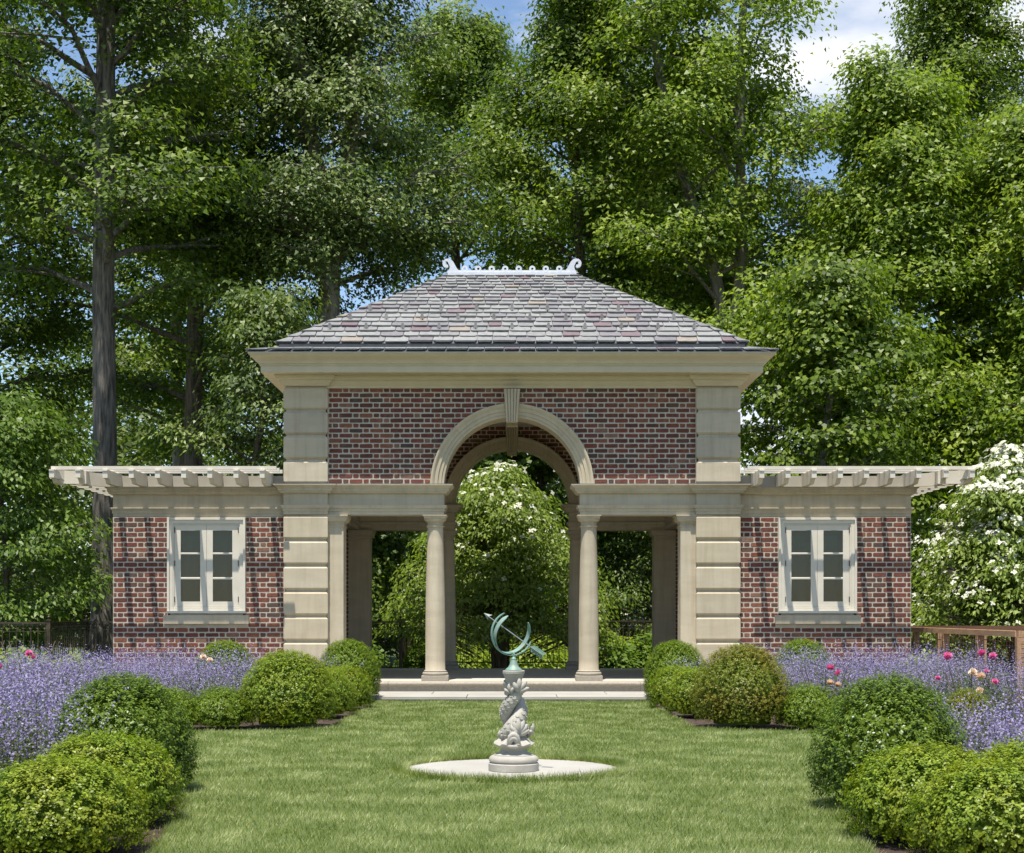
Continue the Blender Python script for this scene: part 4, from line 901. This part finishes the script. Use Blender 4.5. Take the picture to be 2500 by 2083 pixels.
rose('rose bush with clustered cream blooms in front of the pink roses', 4.72, -6.2, [('pale', .0, -.12, .56, 1.2), ('pale', .07, -.16, .52, 1.2), ('pink', -.36, -.1, .50, .8), ('pale', .04, -.22, .38, 1), ('pink', .2, -.2, .47, .9)])
rose('rose bush with pale pink blooms at the cedar enclosure', 5.5, -6.4, [('pink', -.25, -.1, .45, .7), ('pale', -.1, -.2, .30, 1.1), ('pink', .1, -.1, .5, .8)])
rose('rose bush with a deep pink bloom against the yellow green shrubs', -5.55, -4.3, [('pink', 0, -.1, .70, 1.15), ('pink', .03, -.02, .66, .8)])
rose('rose bush with pink blooms sunk in catmint near the iron fence', -5.55, -5.7, [('pink', -.13, -.1, .62, 1.1), ('pink', .12, -.1, .60, 1.1), ('pink', -.3, -.12, .50, .7)])
rose('rose bush with peach blooms beside the boxwood ball below the window', -3.55, -4.2, [('pale', -.02, -.1, .66, 1.0), ('pale', .06, -.12, .62, 1.0)], .8)
pp = thing('poppy_plant', 'small red flowered plant at the foot of the cedar enclosure', 'flower', (6.5, -4.4, 0)); inst('foliage', rose_fol, pp, scale=(.9, .9, .7))
for k in range(8): inst('bloom', BL['red'], pp, (random.uniform(-.3, .3), random.uniform(-.3, .1), random.uniform(.35, .58)), (.5, 0, k))
# ---- grass
def grass():
    n1 = 430000; y = -15.6 + (15.6 - 1.72) * rng.random(n1) ** 1.35; hw = np.array([lawn_hw(v) for v in np.linspace(-16.5, -1.7, 400)]); w = np.interp(y, np.linspace(-16.5, -1.7, 400), hw)
    x = rng.uniform(-1, 1, n1) * 3.56; k = np.abs(x) < w + .03; x, y = x[k], y[k]
    k = (x ** 2 + (y + 10.54) ** 2) > .82 ** 2; x, y = x[k], y[k]; n = len(x)
    k2 = 12000; th = rng.random(k2) * 2 * math.pi; rr = rng.uniform(.81, .88, k2); k3 = 16000; ye = rng.uniform(-15.6, -1.72, k3); we = np.interp(ye, np.linspace(-16.5, -1.7, 400), hw) * rng.choice([-1, 1], k3) + rng.normal(0, .025, k3)
    x = np.concatenate([x, rr * np.cos(th), we]); y = np.concatenate([y, -10.54 + rr * np.sin(th), ye]); fr_ = np.concatenate([np.ones(n), np.full(k2, 2.0), np.full(k3, 1.25)]); n = len(x)
    far = np.clip((y + 15.6) / 12, 0, 1); L = fr_ * rng.uniform(.026, .05, n) * (1 - .1 * far); wd = rng.uniform(.0028, .0045, n) * (1 + 1.1 * far)
    a = rng.random(n) * 2 * math.pi; tl = rng.uniform(.25, .95, n); B = np.stack([x, y, np.zeros(n) - .003], 1)
    T = B + np.stack([np.cos(a) * np.sin(tl) * L, np.sin(a) * np.sin(tl) * L, np.cos(tl) * L], 1)
    s = np.stack([-np.sin(a + .8), np.cos(a + .8), np.zeros(n)], 1) * wd[:, None] / 2
    V = np.stack([B - s, B + s, T], 1).reshape(-1, 3)
    g = inst('lawn_grass', mesh_np('lawn_grass', V, np.arange(3 * n).reshape(n, 3), 'grass', np.repeat(np.clip(rng.normal(.45, .25, n), 0, 1), 3))); tag(g, 'short mown lawn grass in front of the pavilion', 'grass', kind='stuff')
grass()

# ================================================================== TREES
GT = 'tall trees behind the pavilion'
def tree(name, label, x, y, h, r0, z0, cr, seed, leafm, bark, stems=None, limbs=30, leaf=.145, per=62, clump=.78, cat='tree', group=None, flat=.2, droop=.28, wr=1.0, flowers=0, sub=4, taper=.45, cmin=.35, elev=(.25, .85), shell=None, prof=None):
    r = np.random.default_rng(seed); rd = random.Random(seed)
    if group == GT and wr > .2: clump *= .72; sub = 6; flat = .34; elev = (.38, 1.05); droop = .4
    t = thing(name, label, cat, (x, y, 0), group)
    if stems is None:
        w = [(0, 0, -.3)]
        for k in range(1, 7): w.append((rd.uniform(-.12, .12) * k * .5, rd.uniform(-.12, .12) * k * .5, h * k / 6))
        stems = [w]
    tm = MB(); bm = MB(); C = []; CO = []
    for si, st in enumerate(stems):
        n = 14; P = np.array(st, float); q = np.linspace(0, 1, len(P)); qq = np.linspace(0, 1, n); S = np.stack([np.interp(qq, q, P[:, i]) for i in range(3)], 1)
        rr = r0 * (1 if si == 0 or abs(P[0][2]) < .5 else .8)
        rad = [rr * (1 - (1 - taper) * tt) * (1 + .45 * math.exp(-tt * 22) * (P[0][2] < .5)) for tt in qq]
        tm.tube([tuple(p) for p in S], rad, 12)
        nl = max(5, int(limbs * 1.2) // len(stems)); top = S[-1][2]
        for i in range(nl):
            zz = z0 + (top - z0) * ((i + rd.random()) / nl) ** .95
            if zz < S[0][2]: zz = S[0][2] + .2
            tt = np.interp(zz, S[:, 2], qq); o = np.array([np.interp(tt, qq, S[:, k]) for k in range(3)]); f = (zz - z0) / max(.1, top - z0)
            pr = (prof(f) if prof else (1.0 - .65 * f ** 1.6) * (.72 + .28 * math.sin(min(1, f * 2.2) * math.pi / 2)))
            az = i * 2.399 + rd.uniform(-.5, .5); ln = cr * pr * rd.uniform(.55, 1.2); el = elev[0] + (elev[1] - elev[0]) * f + rd.uniform(-.15, .15)
            dh = np.array([math.cos(az), math.sin(az), 0]); pts = []
            for e in np.linspace(0, 1, 6): pts.append(o + dh * ln * e * math.cos(el) + np.array([0, 0, ln * math.sin(el) * (e - .42 * e * e)]) + np.array([0, 0, 0.0]) + r.normal(size=3) * .06 * ln * .3 * (e > 0))
            br = max(.018, rad[int(tt * (n - 1))] * .34); bm.tube([tuple(p) for p in pts], [br * (1 - .8 * e) + .004 for e in np.linspace(0, 1, 6)], 6)
            pts = np.array(pts)
            for e in np.linspace(cmin, 1, max(2, int(ln / .75))): C.append([np.interp(e * 5, range(6), pts[:, k]) for k in range(3)]); CO.append(dh)
            for k in range(sub):
                e = .3 + .65 * (k + rd.random() * .7) / sub; b0 = np.array([np.interp(e * 5, range(6), pts[:, j]) for j in range(3)]); sgn = 1 if k % 2 else -1; a2 = az + sgn * rd.uniform(.5, 1.1); l2 = ln * rd.uniform(.28, .45) * (1.15 - .5 * e)
                d2 = np.array([math.cos(a2), math.sin(a2), rd.uniform(-.05, .45)]); b1 = b0 + d2 * l2 * .55; b2 = b0 + d2 * l2 + np.array([0, 0, -.05 * l2])
                bm.tube([tuple(b0), tuple(b1), tuple(b2)], [br * .4 + .003, br * .25 + .003, .004], 4)
                C += [list(b1), list(b2)]; CO += [d2, d2]
    if shell:                                # outer sprays that close the crown's rounded cone
        R_, H_, zl, ns = shell
        for i in range(ns):
            zz = zl + (H_ - zl) * rd.random() ** 1.15; f = (zz - zl) / (H_ - zl); az = rd.uniform(0, 6.283); q = R_ * (1 - f ** 1.35) ** .75 * rd.uniform(.72, 1.0) + .12; dh = np.array([math.cos(az), math.sin(az), 0]); p = dh * q + np.array([0, 0, zz])
            bm.tube([tuple(p * np.array([.3, .3, 1]) - np.array([0, 0, .25 * q])), tuple(p * np.array([.7, .7, 1]) - np.array([0, 0, .08 * q])), tuple(p)], [.009, .006, .003], 4); C.append(list(p)); CO.append(dh)
    tm.build('trunk', bark, t, ang=60); bm.build('branches', bark, t, ang=60)
    C = np.array(C); CO = np.array(CO); n = len(C)
    if group == GT: per = int(per * 1.45); leaf *= .80
    csz = clump * r.uniform(.55, 1.35, n); dd = C[:, 1] + y + 22; inview = (np.abs((C[:, 0] + x) / dd) < .40) & ((C[:, 2] - 1.18) / dd < .44)
    cnt = np.maximum(8, (per * (csz / clump) ** 1.6 * np.where(inview, 1, .4)).astype(int)); idx = np.repeat(np.arange(n), cnt); m = len(idx)
    a = r.random(m) * 2 * math.pi; rr = np.sqrt(r.random(m)); off = np.stack([np.cos(a) * rr, np.sin(a) * rr, r.normal(size=m) * flat], 1); off[:, 2] -= droop * rr ** 2
    Pp = C[idx] + off * csz[idx][:, None]
    nrm = np.stack([off[:, 0] * .9, off[:, 1] * .9, np.full(m, .8)], 1) + CO[idx] * np.array([.5, .5, 0]) + r.normal(size=(m, 3)) * .42
    head = np.stack([off[:, 0], off[:, 1], np.full(m, -.7)], 1) + CO[idx] * .4 + r.normal(size=(m, 3)) * .6
    if group == GT: V, F = tri_leaves(Pp, nrm, leaf * r.uniform(.6, 1.25, m), leaf * (.35 + .65 * wr) * r.uniform(.7, 1.15, m), head)
    else: V, F = leaf_arrays(Pp, nrm, leaf * r.uniform(.65, 1.2, m), leaf * wr * r.uniform(.75, 1.1, m), head, .1, .4)
    ctint = r.normal(0, .2, n); tint = np.clip(r.normal(.46, .2, m) + ctint[idx], 0, 1)
    inst('crown', leaf_mesh('crown', leafm, [(V, F, tint)]), t)
    if flowers:
        pz = (C[idx][:, 2] - C[:, 2].min()) / np.ptp(C[:, 2]); w = (pz ** 2.2 + .04) * (off[:, 2] > -.12) * (r.normal(0, 1, n)[idx] > -.35); w = w / w.sum(); k = r.choice(m, flowers, p=w); ch = []
        P0 = Pp[k] + np.array([0, 0, .02]); N0 = unit(nrm[k] * .8 + np.array([0, -.3, .35])); P0 = P0 + N0 * .03; e1 = unit(np.cross(N0, r.normal(size=N0.shape))); e2 = np.cross(N0, e1); tn = r.random(flowers)
        for b in range(4):
            an = b * math.pi / 2; hd_ = e1 * math.cos(an) + e2 * math.sin(an); V, F = leaf_arrays(P0, N0, .058, .046, hd_, .1, .55); ch.append((V, F, tn))
        b = inst('blossom', leaf_mesh('blossom', 'bract', ch), t)
    return t
S2 = lambda *p: [tuple(q) for q in p]
# the two flowering dogwoods
def dog_stems(n, h, spread, seed):
    rd = random.Random(seed); out = []
    for k in range(n):
        a = k * 2 * math.pi / n + rd.uniform(-.3, .3); s = spread * (rd.uniform(.6, 1.1) if k % 3 else rd.uniform(.12, .4))
        out.append([(.08 * math.cos(a), .08 * math.sin(a), -.05), (.3 * s * math.cos(a), .3 * s * math.sin(a), h * .3), (.65 * s * math.cos(a), .65 * s * math.sin(a), h * .62), (s * math.cos(a), s * math.sin(a), h * rd.uniform(.85, 1.02))])
    return out
tree('dogwood_tree', 'multi stemmed dogwood with white blossom at its top, seen through the arch', -.25, 7.2, 3.9, .045, 1.0, 1.0, 41, 'leaf_dog', 'twig', dog_stems(9, 3.3, .9, 1), 60, .105, 44, .36, shell=(2.05, 3.95, .8, 400), group='flowering dogwoods', flat=.16, droop=.4, wr=.5, flowers=650, sub=3, elev=(.15, .7))
tree('dogwood_tree', 'dogwood covered in white blossom standing beyond the cedar enclosure', 8.75, 4.4, 4.2, .05, .9, 1.15, 42, 'leaf_dog', 'twig', dog_stems(9, 3.4, .9, 2), 60, .105, 44, .38, shell=(1.95, 3.95, .8, 360), group='flowering dogwoods', flat=.16, droop=.4, wr=.5, flowers=7500, sub=3, elev=(.15, .7))
# tall trees
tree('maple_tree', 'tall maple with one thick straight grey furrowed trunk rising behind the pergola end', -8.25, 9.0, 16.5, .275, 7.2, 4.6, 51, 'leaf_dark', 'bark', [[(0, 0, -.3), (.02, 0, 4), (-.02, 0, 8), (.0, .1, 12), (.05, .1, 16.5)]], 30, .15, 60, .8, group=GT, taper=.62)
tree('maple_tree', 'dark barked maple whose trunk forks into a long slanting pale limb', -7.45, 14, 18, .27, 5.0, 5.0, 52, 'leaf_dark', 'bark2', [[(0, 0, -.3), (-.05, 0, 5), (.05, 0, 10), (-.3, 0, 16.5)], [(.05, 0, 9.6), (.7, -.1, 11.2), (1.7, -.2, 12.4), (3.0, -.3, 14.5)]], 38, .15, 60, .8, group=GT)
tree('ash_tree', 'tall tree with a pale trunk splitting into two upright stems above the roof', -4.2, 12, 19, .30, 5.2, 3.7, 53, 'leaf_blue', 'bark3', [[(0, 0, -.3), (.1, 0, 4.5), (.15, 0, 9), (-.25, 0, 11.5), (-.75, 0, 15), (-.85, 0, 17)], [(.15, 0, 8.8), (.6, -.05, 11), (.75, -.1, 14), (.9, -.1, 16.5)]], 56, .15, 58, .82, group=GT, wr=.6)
tree('maple_tree', 'slender maple with a thin upright trunk directly behind the ridge crest', 1.6, 15.5, 17, .17, 6.4, 3.7, 54, 'leaf_mid', 'bark2', None, 40, .145, 60, .8, group=GT)
tree('maple_tree', 'maple with several spreading grey limbs behind the scroll finial', 3.4, 20, 16, .2, 7.0, 4.4, 55, 'leaf_mid', 'bark3', [[(0, 0, -.3), (0, 0, 6.5), (-.5, 0, 10), (-.9, 0, 16)], [(0, 0, 6.3), (.5, 0, 9), (1.3, 0, 14)], [(0, 0, 6.6), (.1, .3, 9), (.3, .6, 15)]], 45, .15, 55, .8, group=GT)
tree('maple_tree', 'bright maple with twin pale stems rising beyond the roof slope toward the cedar enclosure', 5.0, 14, 17.5, .21, 5.4, 4.4, 56, 'leaf_bright', 'bark3', [[(0, 0, -.3), (.05, 0, 6), (-.15, 0, 9), (-1.2, 0, 12), (-1.9, 0, 16)], [(.05, 0, 6.2), (.4, 0, 9.5), (.35, 0, 13), (.5, 0, 17.5)]], 46, .145, 62, .78, group=GT)
tree('maple_tree', 'full bright maple standing behind the wing beside the white dogwood', 8.4, 11.5, 12.4, .2, 3.2, 4.0, 57, 'leaf_bright', 'bark3', None, 46, .145, 64, .78, group=GT)
tree('maple_tree', 'tall dark trunked maple standing clear against the white cloud', 12.0, 20, 18.5, .26, 9.5, 3.8, 58, 'leaf_mid', 'bark2', None, 38, .15, 58, .8, group=GT)
tree('maple_tree', 'maple with low bright boughs beyond the cedar enclosure', 11.2, 10.5, 11.5, .2, 3.0, 3.8, 59, 'leaf_bright', 'bark2', None, 42, .145, 60, .78, group=GT)
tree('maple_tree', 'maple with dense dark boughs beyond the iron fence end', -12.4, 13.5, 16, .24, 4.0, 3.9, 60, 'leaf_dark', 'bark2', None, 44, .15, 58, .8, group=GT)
tree('maple_tree', 'maple filling the gap between the furrowed trunk and the forked tree', -9.6, 22, 15.5, .24, 5.5, 4.2, 61, 'leaf_mid', 'bark3', None, 42, .16, 55, .85, group=GT)
tree('maple_tree', 'hazy green maple in the second row behind the twin stemmed ash', -1.7, 26, 19, .22, 11.6, 4.8, 62, 'leaf_mid', 'bark2', None, 38, .17, 48, .85, group=GT)
tree('maple_tree', 'bright maple in the second row between the slender maple and twin pale stems', 5.2, 25, 17.5, .24, 8.0, 4.6, 63, 'leaf_bright', 'bark2', None, 38, .165, 52, .85, group=GT)
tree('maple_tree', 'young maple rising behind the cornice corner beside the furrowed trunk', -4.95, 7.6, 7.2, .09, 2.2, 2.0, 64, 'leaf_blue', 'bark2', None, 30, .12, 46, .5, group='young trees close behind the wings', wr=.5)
tree('maple_tree', 'low leafy young tree overhanging the iron fence', -9.6, 6.9, 4.9, .07, .6, 2.2, 65, 'leaf_hyd', 'bark2', None, 34, .12, 48, .5, group='young trees close behind the wings', wr=.55)
tree('maple_tree', 'young bright maple with low boughs just over the wing roof', 6.2, 8.2, 7.6, .1, 2.2, 2.6, 66, 'leaf_mid', 'bark3', None, 36, .11, 64, .6, group='young trees close behind the wings')
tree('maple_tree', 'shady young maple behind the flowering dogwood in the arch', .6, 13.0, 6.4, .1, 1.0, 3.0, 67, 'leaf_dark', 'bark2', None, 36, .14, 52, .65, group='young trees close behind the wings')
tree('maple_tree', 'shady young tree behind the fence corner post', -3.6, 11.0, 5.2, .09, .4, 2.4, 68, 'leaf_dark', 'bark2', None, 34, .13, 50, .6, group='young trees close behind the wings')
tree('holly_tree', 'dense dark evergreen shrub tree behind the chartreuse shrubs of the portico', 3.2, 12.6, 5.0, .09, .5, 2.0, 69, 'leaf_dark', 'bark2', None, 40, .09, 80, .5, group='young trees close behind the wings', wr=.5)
tree('pine_tree', 'dark thin needled pine glimpsed between the bright maples', 9.9, 28, 15, .18, 4, 3.0, 70, 'leaf_pine', 'bark2', None, 44, .2, 46, .6, group=GT, wr=.12, elev=(-.05, .25), droop=.1, flat=.1)
# far wood that reads as one mass
def far_wood():
    r = np.random.default_rng(81); n = 2500; x = r.uniform(-26, 26, n); y = r.uniform(30, 50, n); base = 9.0 + 3.0 * np.sin(x * .35 + 1) + 1.5 * np.sin(x * .9 + 2); z = r.random(n) ** 1.25 * base
    C = np.stack([x, y, z + .5], 1); per = 70; idx = np.repeat(np.arange(n), per); m = len(idx); a = r.random(m) * 2 * math.pi; rr = np.sqrt(r.random(m)); off = np.stack([np.cos(a) * rr, np.sin(a) * rr, r.normal(size=m) * .35 - .3 * rr ** 2], 1)
    V, F = tri_leaves(C[idx] + off * 1.15, np.stack([off[:, 0] * .6, off[:, 1] * .6, np.ones(m)], 1) + r.normal(size=(m, 3)) * .5, .30 * r.uniform(.6, 1.2, m), .27, r.normal(size=(m, 3)))
    o = inst('far_woodland', leaf_mesh('far_woodland', 'leaf_far', [(V, F, np.clip(r.normal(.5, .2, m) + r.normal(0, .18, n)[idx], 0, 1))])); tag(o, 'distant mass of woodland foliage closing the view', 'woodland', kind='stuff')
far_wood()
print('TRIS', sum(len(me.loops) - 2 * len(me.polygons) for me in bpy.data.meshes))
